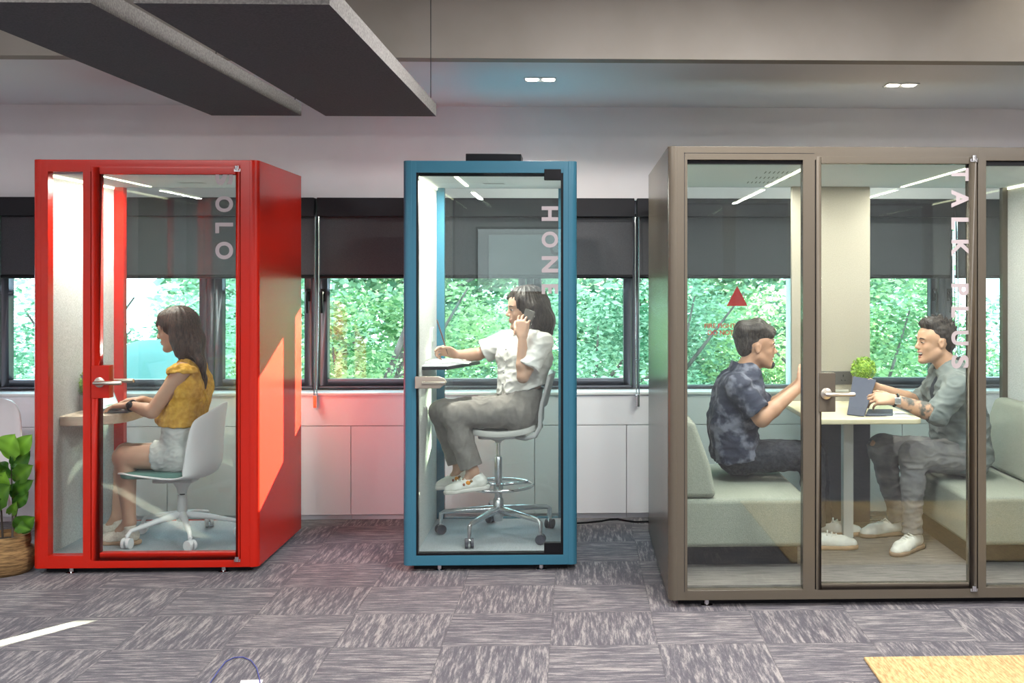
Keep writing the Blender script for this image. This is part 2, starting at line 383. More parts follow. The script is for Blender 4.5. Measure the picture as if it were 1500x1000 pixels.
# low cabinets under the windows
YC = 6.89
zt = ZP(500, 575, YC); zl = ZP(500, 623.8, YC); zb = 0.035
wt = thing('worktop', 'long white worktop with a drop front running under the windows', 'worktop', (0, 7.0, zt-0.03))
B('top', m_worktop, wt, XL+0.01, XR-0.01, YC-0.012, 7.14, zt-0.018, zt, bevel=0.003)
B('apron', m_white, wt, XL+0.01, XR-0.01, YC, YC+0.018, zl+0.003, zt-0.018)
ux = [XP(514+134.6*k, YC) for k in range(-7, 13)]
places = []
for i in range(len(ux)-1):
    x0, x1 = ux[i], ux[i+1]
    if x0 < XL or x1 > XR: continue
    pxm = 514+134.6*(i-7)
    if pxm > 1500 or pxm < -160: continue
    L_ = {-2: 'seen through the glass of the red booth, right of the desk', -3: 'mostly hidden behind the red booth door stile', -4: 'left of the red booth behind the potted plant',
          -1: 'its left half hidden behind the red booth side', 0: 'in the gap just left of the blue booth', 1: 'behind the stool inside the blue booth', 2: 'behind the right edge of the blue booth',
          3: 'in the gap between the blue and brown booths', 4: 'behind the seated man in the dark patterned shirt', 5: 'behind the padded panel of the brown booth',
          6: 'behind the knees of the man in the grey green shirt', 7: 'behind the right bench of the brown booth'}.get(i-7)
    t = thing('cabinet', 'low white cabinet '+(L_ or 'under the window at the end of the row'), 'cabinet', ((x0+x1)/2, YC+0.1, 0), 'low white cabinets under the windows')
    B('body', m_white, t, x0+0.001, x1-0.001, YC+0.02, 7.13, zb, zt-0.02)
    B('door', m_white, t, x0+0.0022, x1-0.0022, YC, YC+0.018, zb, zl-0.002, bevel=0.0012)
    B('plinth', m_white, t, x0+0.001, x1-0.001, YC+0.03, YC+0.045, 0.0, zb)

# recessed twin downlights in the soffit
for k, (a_, b_, py, w) in enumerate(((768, 815, 116, 'above the blue booth'), (1296, 1343, 121.5, 'above the brown booth'))):
    Y = 6.02 if k == 0 else 6.10
    Y = (ZS-CZ)*FPX/(CY-py)
    x0, x1 = XP(a_, Y), XP(b_, Y)
    t = thing('downlight', 'twin recessed downlight in the lowered ceiling '+w, 'ceiling light', ((x0+x1)/2, Y, ZS), 'twin recessed downlights')
    mb = MB().box(x0, x1, Y-0.055, Y-0.047, ZS-0.006, ZS-0.0005).box(x0, x1, Y+0.047, Y+0.055, ZS-0.006, ZS-0.0005).box(x0, x0+0.008, Y-0.047, Y+0.047, ZS-0.006, ZS-0.0005).box(x1-0.008, x1, Y-0.047, Y+0.047, ZS-0.006, ZS-0.0005)
    mb.build('frame', m_gplastic, t)
    B('backing', m_gplastic, t, x0+0.008, x1-0.008, Y-0.047, Y+0.047, ZS-0.002, ZS-0.0005)
    for s_ in (-1, 1):
        cx = (x0+x1)/2+s_*0.046
        MB().lathe([(0.038, ZS-0.0035), (0.030, ZS-0.009)], (cx, Y, 0), 20).build('lamp', mat('downlight_lamp', (1, 1, 1), 0.4, emit=(1.0, 0.93, 0.75), es=14), t)
        d = bpy.data.lights.new('downlight_beam', 'SPOT'); d.energy = 60; d.spot_size = 2.75; d.spot_blend = 1.0; d.color = (1, 0.92, 0.8); d.shadow_soft_size = 0.03
        lo = bpy.data.objects.new('downlight_beam', d); COL.objects.link(lo); lo.location = (cx, Y, ZS-0.02)

# ceiling panel lamps of the room behind and above the camera
for k, (x, y) in enumerate(LAMPS):
    t = thing('ceiling_lamp', 'flat rectangular ceiling lamp behind the viewer, '+['left, above the hanging panels', 'middle, nearest the hanging panels', 'right, nearest the brown booth', 'left, at the rear of the room', 'middle, at the rear of the room', 'right, at the rear of the room'][k], 'ceiling light', (x, y, CEIL), 'flat ceiling lamps behind the viewer')
    B('housing', m_wplastic, t, x-0.6, x+0.6, y-0.3, y+0.3, CEIL-0.03, CEIL-0.0005, bevel=0.004)
    B('diffuser', mat('lamp_diffuser', (1, 1, 1), 0.5, emit=(1, 0.95, 0.88), es=3), t, x-0.57, x+0.57, y-0.27, y+0.27, CEIL-0.036, CEIL-0.031)
# small surface spotlight just above the frame washing the beam at the right
t = thing('spotlight', 'small white ceiling spotlight washing the beam above the brown booth', 'ceiling light', (2.55, 4.95, CEIL))
MB().lathe([(0.05, CEIL), (0.05, CEIL-0.012), (0.012, CEIL-0.014), (0.012, CEIL-0.05)], (2.55, 4.95, 0), 20).build('base', m_wplastic, t, smooth=True)
MB().tube([(2.55, 4.93, CEIL-0.05), (2.55, 4.99, CEIL-0.075)], 0.03, 16).build('lamp_head', m_wplastic, t, smooth=True)
d = bpy.data.lights.new('spot_beam', 'SPOT'); d.energy = 9; d.spot_size = 1.5; d.spot_blend = 0.35; d.color = (1, 0.93, 0.8); d.shadow_soft_size = 0.02
lo = bpy.data.objects.new('spot_beam', d); COL.objects.link(lo); lo.location = (2.55, 5.03, CEIL-0.09); lo.rotation_euler = Vector((-0.15, 0.43, -0.22)).to_track_quat('-Z', 'Y').to_euler()
# lit screen on the wall behind the viewer, mirrored in the booth glass
t = thing('wall_screen', 'lit wall screen behind the viewer, mirrored in the blue booth glass', 'screen', (-0.4, YB0, 1.45))
B('screen_panel', mat('lit_screen', (0.4, 0.45, 0.46), 0.4, emit=(0.78, 0.92, 0.95), es=1.5), t, -1.27, 0.55, YB0+0.031, YB0+0.036, 1.36, 2.16)
B('screen_frame', m_black, t, -1.30, 0.58, YB0+0.002, YB0+0.031, 1.33, 2.19)

# hanging acoustic panels
def baffle(label, px):
    # px: far bottom-left, far bottom-right, near bottom-left, near bottom-right ; depths
    Yf, Yn, zf, zn, th = 5.18, 2.95, 2.277, 2.243, 0.058
    xl = (XP(px[0], Yf)+XP(px[2], Yn))/2; xr = (XP(px[1], Yf)+XP(px[3], Yn))/2
    t = thing('acoustic_panel', label, 'acoustic panel', ((xl+xr)/2, (Yf+Yn)/2, zf), 'acoustic panels hung under the ceiling')
    mb = MB(); vs_ = []
    for z_ in (0, th):
        vs_ += [(xl, Yn, zn+z_), (xr, Yn, zn+z_), (xr, Yf, zf+z_), (xl, Yf, zf+z_)]
    mb.add(vs_, [(0, 3, 2, 1), (4, 5, 6, 7)]); mb.cur = 1; mb.add(vs_, [(0, 1, 5, 4), (1, 2, 6, 5), (2, 3, 7, 6), (3, 0, 4, 7)])
    mb.build('panel', [m_baffle, m_baflit], t)
    for x in (xl+0.03, xr-0.022):
        for y, z in ((Yn+0.1, zn+th), (Yf-0.03, zf+th)):
            MB().tube([(x, y, z-0.002), (x, y, CEIL)], 0.0022, 6).build('suspension_wire', m_black, t)
baffle('dark blue grey acoustic panel hanging at the left, its underside above the red booth', (270, 440, -30, 135))
baffle('dark mauve acoustic panel hanging nearest the blue booth, one wire showing', (480, 642, 190, 477.5))

# jute rug
z = 0.0
c = P(1265, 970, CZ*FPX/(970-410)); yk = c.y
mb = MB().prism([(c.x, yk), (c.x+0.03-0.06, yk-1.6), (c.x+2.6, yk-1.6), (c.x+2.6, yk+0.01)][::1], 0.0, 0.012)
tag(mb.build('jute_rug', m_jute, None, bevel=0.004), 'woven golden jute rug on the carpet in front of the brown booth', 'rug')
# blue wire and paper
def gp(px, py, z=0.0): return P(px, py, 1.0)*1.0 if False else (lambda Y: P(px, py, Y))((CZ-z)*FPX/(py-410)*(math.cos(TH)-(px-CX)/FPX*math.sin(TH)))
pts = [gp(x, y, 0.004)for x, y in ((300, 1012), (309, 998), (320, 982), (330, 969), (343, 962.5), (356, 962), (368, 967), (376, 978), (380, 993), (382, 1010))]
tag(MB().tube(pts, 0.0022, 6).build('blue_wire', mat('blue_wire', (0.05, 0.07, 0.3), 0.5), None, smooth=True), 'thin blue wire looping over the carpet in front of the red booth', 'wire')
a, b = gp(353, 997), gp(385, 996)
tag(MB().prism([(a.x, a.y), (a.x+0.03, a.y-0.18), (b.x+0.03, a.y-0.18), (b.x, b.y)], 0.0, 0.003).build('paper_label', mat('white_tag', (0.85, 0.8, 0.8), 0.6), None), 'small white tag lying at the end of the thin blue wire', 'tag')
pts = [gp(x, y, 0.006) for x, y in ((845, 766), (860, 765), (880, 763), (893, 760.5), (905, 760), (915, 762), (930, 764), (950, 763.5), (965, 763.5))]
pts = [Vector((p.x, min(p.y, 6.86), 0.006)) for p in pts]
mb = MB().tube(pts, 0.006, 8)
tag(mb.build('floor_cable', m_black, None, smooth=True), 'black cable on the carpet along the cabinets beside the blue booth', 'cable')

# ================================================================ THE BOOTHS
YF, YBK, YT, YTB = 5.65, 6.55, 5.00, 6.42
Z0, Z1, ZIC, ZIF = 0.034, 2.12, 2.05, 0.09
def letters(parent, spec, pxc, pxw, Y, m):
    """upright pale letters turned a quarter clockwise: spec = (char, y top, y bottom) in photo rows"""
    for ch, ya, yb in spec:
        V, F = [], []
        cu = bpy.data.curves.new('c', 'FONT'); cu.body = ch; cu.size = 1; cu.offset = 0.035; cu.fill_mode = 'BOTH'; cu.extrude = 0.5
        tmp = bpy.data.objects.new('t', cu); COL.objects.link(tmp); bpy.context.view_layer.update()
        me = bpy.data.meshes.new_from_object(tmp.evaluated_get(bpy.context.evaluated_depsgraph_get()))
        co = [v.co.copy() for v in me.vertices]
        x0, x1 = min(c.x for c in co), max(c.x for c in co); y0, y1 = min(c.y for c in co), max(c.y for c in co)
        xa, xb = XP(pxc-pxw/2, Y), XP(pxc+pxw/2, Y); za, zb_ = ZP(pxc, ya, Y), ZP(pxc, yb, Y)
        o = len(V)
        for c in co:
            V.append(Vector((xa+(c.y-y0)/(y1-y0)*(xb-xa), Y-0.0008-c.z*0.0008, za+(c.x-x0)/(x1-x0)*(zb_-za))))
        F += [[i+o for i in p.vertices] for p in me.polygons]
        bpy.data.objects.remove(tmp); bpy.data.curves.remove(cu)
        mb = MB(); mb.v = V; mb.f = F; mb.mi = [0]*len(F)
        mb.build('letter', m, parent)['label'] = 'pale letter '+ch+' turned sideways'

def booth(label, X0, X1, Ya, Yb, m, felt_t=0.02, wall=0.045, r=0.034):
    t = thing('office_booth', label, 'booth', ((X0+X1)/2, (Ya+Yb)/2, 0), 'glass fronted office booths')
    mb = MB()
    mb.prism(rpoly(X0, X0+wall, Ya, Yb, r, corners='ad'), Z0, Z1-0.0)
    mb.prism(rpoly(X1-wall, X1, Ya, Yb, r, corners='bc'), Z0, Z1)
    mb.box(X0+wall-0.001, X1-wall+0.001, Ya+0.002, Yb-0.002, Z0, ZIF-0.012)
    mb.box(X0+wall-0.001, X1-wall+0.001, Ya+0.002, Yb-0.002, ZIC+0.008, Z1-0.0005)
    return t, mb
def interior(t, X0, X1, Ya, Yb, wall, ft, m, mfloor, jamb=0.055, felt_r=True, sill=0.004):
    xi0, xi1 = X0+wall, X1-wall
    B('gap_shade', m_black, t, X0+0.05, X1-0.05, Ya+0.05, Yb-0.05, 0.006, Z0+0.001)  # black box added under the booth to stand for the shade in the gap
    B('felt_lining', m_felt, t, xi0, xi0+ft, Ya+0.06, Yb-0.051, ZIF, ZIC-0.0005)
    if felt_r: B('felt_lining', m_felt, t, xi1-ft, xi1, Ya+0.06, Yb-0.051, ZIF, ZIC-0.0005)
    B('booth_ceiling', m_bceil, t, xi0, xi1, Ya+0.06, Yb-0.02, ZIC, ZIC+0.008)
    B('booth_floor', mfloor, t, xi0, xi1, Ya+0.05, Yb-0.05, ZIF-0.012, ZIF)
    mb = MB()
    mb.box(xi0, xi0+ft+jamb, Yb-0.05, Yb-0.002, ZIF-0.012, ZIC+0.008).box(xi1-ft-jamb, xi1, Yb-0.05, Yb-0.002, ZIF-0.012, ZIC+0.008)
    mb.box(xi0, xi1, Yb-0.05, Yb-0.002, ZIF-0.012, ZIF+sill)
    mb.build('back_frame', m, t)
    B('rear_glass', m_tglass, t, xi0+ft+jamb-0.002, xi1-ft-jamb+0.002, Yb-0.03, Yb-0.022, ZIF+sill, ZIC-0.001)
    for x in (xi0+0.14, xi1-0.14):
        for y in (Ya+0.032, Yb-0.032):
            MB().lathe([(0.028, 0), (0.028, 0.008), (0.012, 0.012), (0.012, Z0+0.002)], (x, y, 0), 16).build('foot', m_chrome, t, smooth=True)
    x = xi0+ft
    B('cove_light', m_led, t, x, x+0.006, Ya+0.07, Yb-0.06, ZIC-0.012, ZIC-0.001)
def strip(t, x, y0, y1, e, w=0.018):
    B('led_strip', m_led, t, x-w/2, x+w/2, y0, y1, ZIC-0.004, ZIC-0.0003)
    area('booth_lamp', (x, (y0+y1)/2, ZIC-0.01), 0.03, y1-y0, e, (1, 0.94, 0.84))
def vent(t, x0, x1, y0, y1, n):
    mb = MB()
    for i in range(n):
        x = x0+(x1-x0)*(i+0.5)/n; mb.add([(x-0.003, y0, ZIC-0.0008), (x+0.003, y0, ZIC-0.0008), (x+0.012, y1, ZIC-0.0008), (x+0.006, y1, ZIC-0.0008)], [(0, 1, 2, 3)])
    mb.build('air_vent', mat('vent_slots', (0.13, 0.14, 0.15), 0.6), t, fix=False)
def lever(t, xr, zr, Y, x1, inner_x1, m=None):
    m = m or m_steel
    mb = MB()
    mb.lathe([(0.0, Y), (0.024, Y), (0.026, Y-0.002), (0.026, Y-0.007), (0.022, Y-0.009), (0.0, Y-0.009)], (xr, 0, zr), 24, 'y', cap=False)
    mb.tube([(xr, Y-0.007, zr), (xr, Y-0.045, zr)], 0.010, 12)
    mb.tube([(xr-0.012, Y-0.048, zr), (xr, Y-0.05, zr), (x1-0.01, Y-0.05, zr), (x1, Y-0.048, zr)], [0.008, 0.0105, 0.0105, 0.008], 12)
    o = mb.build('lever_handle', m, t, smooth=True); mb = MB()
    mb.tube([(xr, Y+0.04, zr), (xr, Y+0.08, zr)], 0.010, 12)
    mb.tube([(xr-0.01, Y+0.085, zr), (inner_x1, Y+0.085, zr)], 0.0105, 12)
    return mb.build('lever_handle', m, t, smooth=True)

# ---- red booth
RX0, RX1 = XP(46.8, YF), XP(378.5, YF)
t, mb = booth('tall glossy red one person booth with a woman in a mustard top typing inside', RX0, RX1, YF, YBK, m_red)
def xz(px, Y=YF): return XP(px, Y)
zt1, zt2 = ZP(200, 243, YF), ZP(200, 822, YF)
mb.box(RX0+0.03, xz(70), YF+0.0015, YF+0.06, Z0+0.001, Z1-0.001)
mb.box(xz(352), RX1-0.03, YF+0.0015, YF+0.06, Z0+0.001, Z1-0.001)
mb.box(xz(121), xz(132.4), YF+0.0015, YF+0.06, Z0+0.001, Z1-0.001)
mb.box(xz(69), xz(353), YF+0.0017, YF+0.06, zt1, Z1-0.0012)
mb.box(xz(69), xz(353), YF+0.0017, YF+0.06, Z0+0.001, zt2)
mb.box(xz(69), xz(122), YF+0.0019, YF+0.06, ZP(90, 246, YF), Z1-0.0015).box(xz(69), xz(122), YF+0.0019, YF+0.06, Z0+0.0013, ZP(90, 814, YF))
mb.build('frame', m_red, t, bevel=0.002)
interior(t, RX0, RX1, YF, YBK, 0.045, 0.012, m_red, m_bfloor, sill=-0.003)
B('side_glass', m_glass, t, xz(69.5), xz(121.5), YF+0.03, YF+0.038, ZP(90, 815, YF), ZP(90, 245.5, YF))
B('door_gasket', m_black, t, xz(132), xz(133.4), YF+0.012, YF+0.05, zt2, zt1)
B('door_gasket', m_black, t, xz(132), xz(352), YF+0.012, YF+0.05, zt1-0.006, zt1)
mb = MB()
dz0, dz1 = zt2+0.003, zt1-0.005
gx0, gx1, gz0, gz1 = xz(145.5), xz(345), ZP(240, 809, YF), ZP(240, 255, YF)
mb.box(xz(133.2), gx0, YF+0.001, YF+0.045, dz0, dz1).box(gx1, xz(351), YF+0.001, YF+0.045, dz0, dz1)
mb.box(gx0, gx1, YF+0.001, YF+0.045, dz0, gz0).box(gx0, gx1, YF+0.001, YF+0.045, gz1, dz1)
d = mb.build('door', m_red, t, bevel=0.003)
B('door_glass', m_glass, d, gx0-0.001, gx1+0.001, YF+0.012, YF+0.02, gz0-0.001, gz1+0.001)
letters(d, (('S', 247, 271), ('O', 287, 310.5), ('L', 326, 341.5), ('O', 354, 379.5)), 328.5, 26, YF+0.011, m_letter)
a, b_ = P(134, 583, YF), P(160.5, 535, YF)
lp = B('lock_plate', m_red, d, a.x, b_.x, YF-0.006, YF+0.05, a.z, b_.z, bevel=0.002)
r0 = P(147, 559.5, YF)
lever(d, r0.x, r0.z, YF-0.006, XP(178.5, YF-0.05), XP(196.5, YF+0.085))
for py in (246.5, 818):
    c = P(347.5, py, YF); MB().lathe([(0.012, c.z-0.012), (0.012, c.z+0.012)], (c.x, YF-0.004, 0), 16).box(c.x-0.016, c.x+0.016, YF-0.002, YF+0.004, c.z-0.016, c.z-0.002).build('hinge', m_chrome, d, smooth=True)
sx = -2.485; strip(t, sx, 5.76, 6.44, 30)
vent(t, XP(262, 6.2), XP(300, 6.2), 6.16, 6.22, 12)
xi = RX0+0.045+0.012
desk = rpoly(xi, -2.42, 5.82, 6.45, 0.22, n=10, corners='bc')
MB().prism(desk, 0.737, 0.79).build('desk', m_desk, t, bevel=0.006)
mb = MB()
for i in range(9):
    z = ZP(119, 762+0, 6.0)+i*0.012-0.04; mb.box(xi-0.001, xi+0.003, 6.2, 6.32, z, z+0.005)
mb.build('wall_vent', mat('vent_slots2', (0.25, 0.26, 0.27), 0.6), t)
RED = t

# ---- blue booth
BX0, BX1 = XP(590, YF), XP(845, YF)
t, mb = booth('narrow glossy blue phone booth with a woman on a high stool inside', BX0, BX1, YF, YBK, m_blue, r=0.03)
mb.box(BX0+0.03, xz(609.5), YF+0.0015, YF+0.06, Z0+0.001, Z1-0.001)
mb.box(xz(825), BX1-0.03, YF+0.0015, YF+0.06, Z0+0.001, Z1-0.001)
zt1, zt2 = ZP(720, 246.5, YF), ZP(720, 813, YF)
mb.box(xz(609), xz(826), YF+0.0017, YF+0.06, zt1, Z1-0.0012).box(xz(609), xz(826), YF+0.0017, YF+0.06, Z0+0.001, zt2)
mb.build('frame', m_blue, t, bevel=0.002)
interior(t, BX0, BX1, YF, YBK, 0.045, 0.02, m_blue, m_bfloor, jamb=0.045)
mb = MB(); gx0, gx1, gz0, gz1 = xz(612), xz(821.5), zt2+0.010, zt1-0.010
mb.box(xz(609.6), gx0, YF+0.004, YF+0.05, zt2, zt1).box(gx1, xz(825), YF+0.004, YF+0.05, zt2, zt1)
mb.box(gx0, gx1, YF+0.004, YF+0.05, zt2, gz0).box(gx0, gx1, YF+0.004, YF+0.05, gz1, zt1)
d = mb.build('door', m_black, t); d['label'] = 'black framed glass door'
B('door_glass', m_glass, d, gx0-0.001, gx1+0.001, YF+0.008, YF+0.018, gz0-0.001, gz1+0.001)
B('closer_bar', m_dark, d, gx0+0.002, gx1-0.06, YF+0.03, YF+0.055, ZP(700, 257, YF), ZP(700, 249.5, YF))
letters(d, (('H', 302, 323.5), ('O', 339, 362.5), ('N', 375, 399), ('E', 416, 430.5)), 805.5, 24, YF+0.007, m_letter)
for a in ((797, 822, 263.5, 247.5), (797, 822, 811.5, 795)):
    B('corner_hinge', m_black, d, xz(a[0]), xz(a[1]), YF+0.001, YF+0.035, ZP(810, a[2], YF), ZP(810, a[3], YF), bevel=0.002)
a, b_ = P(608.5, 568.5, YF), P(655, 551, YF)
mb = MB(); w = b_.x-a.x
mb.prism([(a.x, a.z), (a.x+w*0.78, a.z), (b_.x, a.z+0.03), (b_.x-0.012, b_.z-0.01), (a.x+w*0.74, b_.z), (a.x, b_.z)], YF-0.018, YF+0.002, 'y')
mb.build('handle_plate', mat('champagne', (0.50, 0.44, 0.37), 0.35, 0.6), d, bevel=0.003)
c = P(620, 559.5, YF); MB().tube([(c.x, YF-0.05, c.z-0.002), (xz(654), YF-0.05, c.z-0.002)], 0.009, 12).tube([(c.x+0.008, YF-0.017, c.z-0.002), (c.x+0.008, YF-0.05, c.z-0.002)], 0.008, 12).build('lever_handle', m_steel, d, smooth=True)
strip(t, -0.635, 5.75, 6.34, 36)
vent(t, XP(707, 6.2), XP(738, 6.2), 6.15, 6.22, 12)
xb = BX0+0.065
zd = 1.045
desk = [(xb, 5.88), (XP(656, 5.88), 5.88), (XP(703, 6.25), 6.27), (XP(700, 6.4), 6.44), (xb, 6.44)]
MB().prism(desk, zd-0.022, zd-0.004).build('desk', m_dark, t, bevel=0.003)['label'] = 'dark edged angled desk shelf'
MB().prism([(x-(0.004 if x > xb else 0), y) for x, y in desk], zd-0.004, zd).build('desk_top', m_white, t)
a = P(625, 490, 6.3); B('wall_switch', m_gplastic, t, xb, xb+0.006, 6.26, 6.36, a.z-0.04, a.z+0.04, bevel=0.002)
tag(B('black_box', m_black, None, xz(679), XP(764, 5.8), 5.76, 5.95, Z1, ZP(720, 225, 5.76), bevel=0.003), 'flat black box lying on top of the blue booth', 'box')
BLUE = t

# ---- brown booth
TX0, TX1 = XP(979, YT), 2.60
t, mb = booth('wide brown booth for two with two men talking across a table', TX0, TX1, YT, YTB, m_taupe, wall=0.04)
def xt(px): return XP(px, YT)
def zt_(py): return ZP(1230, py, YT)
mb.box(TX0+0.03, xt(1007), YT+0.0015, YT+0.06, Z0+0.001, Z1-0.001)
mb.box(xt(1176.5), xt(1194), YT+0.0015, YT+0.06, Z0+0.001, Z1-0.001)
mb.box(xt(1433), xt(1445), YT+0.0015, YT+0.06, Z0+0.001, Z1-0.001)
mb.box(TX1-0.12, TX1-0.03, YT+0.0015, YT+0.06, Z0+0.001, Z1-0.001)
mb.box(xt(1006), xt(1195), YT+0.0017, YT+0.06, zt_(234.5), Z1-0.0012).box(xt(1006), xt(1195), YT+0.0017, YT+0.06, Z0+0.001, zt_(863))
mb.box(xt(1193), xt(1434), YT+0.0019, YT+0.06, zt_(227), Z1-0.0014).box(xt(1193), xt(1434), YT+0.0019, YT+0.06, Z0+0.0012, zt_(865.5))
mb.box(xt(1444), TX1-0.11, YT+0.0017, YT+0.06, zt_(234.5), Z1-0.0012).box(xt(1444), TX1-0.11, YT+0.0017, YT+0.06, Z0+0.001, zt_(862))
mb.build('frame', m_taupe, t, bevel=0.002)
# seam line down the front post and mid rail line
mb = MB()
for px in (1002.5,): mb.box(xt(px), xt(px)+0.0022, YT+0.0006, YT+0.0025, Z0+0.04, Z1-0.03)
mb.box(xt(1002), xt(1193), YT+0.0006, YT+0.0025, zt_(225), zt_(224.4))
mb.build('frame_seam', m_dark, t)
interior(t, TX0, TX1, YT, YTB, 0.04, 0.02, m_taupe, m_bfloor2, jamb=0.03)
B('cove_light', m_led, t, TX1-0.066, TX1-0.060, YT+0.07, YTB-0.06, ZIC-0.012, ZIC-0.001)
B('side_glass', m_glass, t, xt(1006.5), xt(1177), YT+0.03, YT+0.038, zt_(863.5), zt_(234))
B('side_glass', m_glass, t, xt(1444.5), TX1-0.115, YT+0.03, YT+0.038, zt_(862.5), zt_(234))
B('glass_track', m_black, t, xt(1007), xt(1176), YT+0.02, YT+0.05, zt_(240), zt_(234.6))
B('glass_track', m_black, t, xt(1445), TX1-0.12, YT+0.02, YT+0.05, zt_(241), zt_(234.6))
B('door_gasket', m_black, t, xt(1194), xt(1195.6), YT+0.012, YT+0.05, zt_(865.5), zt_(227))
B('door_gasket', m_black, t, xt(1431.4), xt(1433), YT+0.012, YT+0.05, zt_(865.5), zt_(227))
B('door_gasket', m_black, t, xt(1195), xt(1432), YT+0.012, YT+0.05, zt_(229), zt_(227))
B('door_gasket', m_black, t, xt(1195), xt(1432), YT+0.012, YT+0.05, zt_(865.5), zt_(863.8))
mb = MB(); gx0, gx1, gz0, gz1 = xt(1203.5), xt(1420), zt_(855), zt_(239.5)
dx0, dx1, dz0, dz1 = xt(1195.6), xt(1431.4), zt_(863.8), zt_(229)
mb.box(dx0, gx0, YT+0.001, YT+0.045, dz0, dz1).box(gx1, dx1, YT+0.001, YT+0.045, dz0, dz1)
mb.box(gx0, gx1, YT+0.001, YT+0.045, dz0, gz0).box(gx0, gx1, YT+0.001, YT+0.045, gz1, dz1)
d = mb.build('door', m_taupe, t, bevel=0.003)
B('door_glass', m_glass, d, gx0-0.001, gx1+0.001, YT+0.012, YT+0.02, gz0-0.001, gz1+0.001)
letters(d, (('T', 246, 265), ('A', 278, 304), ('L', 318.5, 336), ('K', 351, 375), ('P', 415, 433), ('L', 449, 465), ('U', 484, 505.5), ('S', 520, 539.5)), 1406.5, 26, YT+0.011, m_letter)
a, b_ = P(1199, 603, YT), P(1223.5, 546, YT)
B('lock_plate', m_taupe, d, a.x, b_.x, YT-0.006, YT+0.05, a.z, b_.z, bevel=0.002)
r0 = P(1209.5, 576, YT); lever(d, r0.x, r0.z, YT-0.006, XP(1252, YT-0.05), XP(1242, YT+0.085))
for py in (231.5, 861):
    c = P(1426.5, py, YT); MB().lathe([(0.011, c.z-0.012), (0.011, c.z+0.012)], (c.x, YT-0.004, 0), 16).box(c.x-0.016, c.x+0.016, YT-0.002, YT+0.004, c.z-0.016, c.z-0.002).build('hinge', m_chrome, d, smooth=True)
strip(t, 1.105, 5.12, 6.33, 25); strip(t, 1.90, 5.12, 6.33, 25)
for k in range(3): vent(t, XP(1112, 5.6)-0.0, XP(1112, 5.6)+0.2, 5.45+k*0.28, 5.56+k*0.28, 9)
# padded centre panel at the rear with a socket plate
px0, px1 = XP(1160, 6.33), XP(1275, 6.33)
B('centre_panel', m_pet, t, px0, px1, 6.335, 6.37, 0.77, ZIC-0.0005, bevel=0.003)
B('lower_panel', mat('lower_panel_grey', (0.11, 0.105, 0.13), 0.8), t, px0+0.06, px1, 6.335, 6.37, ZIF, 0.77)
a, b_ = P(1196, 563, 6.33), P(1248, 543.5, 6.33)
sk = B('socket_plate', mat('socket_grey', (0.06, 0.058, 0.055), 0.5), t, a.x, b_.x, 6.327, 6.3345, a.z, b_.z, bevel=0.002)
mb = MB()
for q in (0.25, 0.75):
    c = a.x+(b_.x-a.x)*q
    mb.box(c-0.003, c+0.003, 6.325, 6.3272, a.z+0.045, a.z+0.058).box(c-0.014, c-0.006, 6.325, 6.3272, a.z+0.022, a.z+0.027).box(c+0.006, c+0.014, 6.325, 6.3272, a.z+0.022, a.z+0.027)
mb.build('socket', m_black, sk)
# table
mb = MB(); tx0, tx1, ty0 = 1.19, XP(1353, 5.5), 5.5
tp = MB().prism(rpoly(tx0, tx1, ty0, 6.335, 0.05, corners='ab'), 0.772, 0.80).build('table_top', m_table, t, bevel=0.006)
lx = XP(1241, 5.98)
lg = MB().box(lx-0.028, lx+0.028, 5.95, 6.01, ZIF, 0.772).build('table_leg', mat('leg_white', (0.62, 0.62, 0.6), 0.4), t, bevel=0.004)
# benches
def bench(x0, x1, back, sgn):
    mb = MB().box(x0, x1, 5.30, 6.34, 0.20, 0.44)
    o = mb.build('bench_seat', m_sage, t, bevel=0.028, seg=4)
    B('bench_plinth', m_dark, t, x0+0.04, x1-0.04, 5.42, 6.30, ZIF, 0.20)
    w = back
    if sgn > 0: prof = [(x0+0.002, 0.441), (x0+w, 0.441), (x0+w*0.85, 0.60), (x0+w*0.45, 0.82), (x0+0.002, 0.82)]
    else: prof = [(x1-0.002, 0.441), (x1-0.002, 0.82), (x1-w*0.45, 0.82), (x1-w*0.85, 0.60), (x1-w, 0.441)]
    MB().prism(prof, 5.30, 6.34, 'y').build('bench_backrest', m_sage, t, bevel=0.03, seg=4)
bench(TX0+0.062, 1.14, 0.2, 1)
bench(1.92, TX1-0.062, 0.2, -1)
TAUPE = t

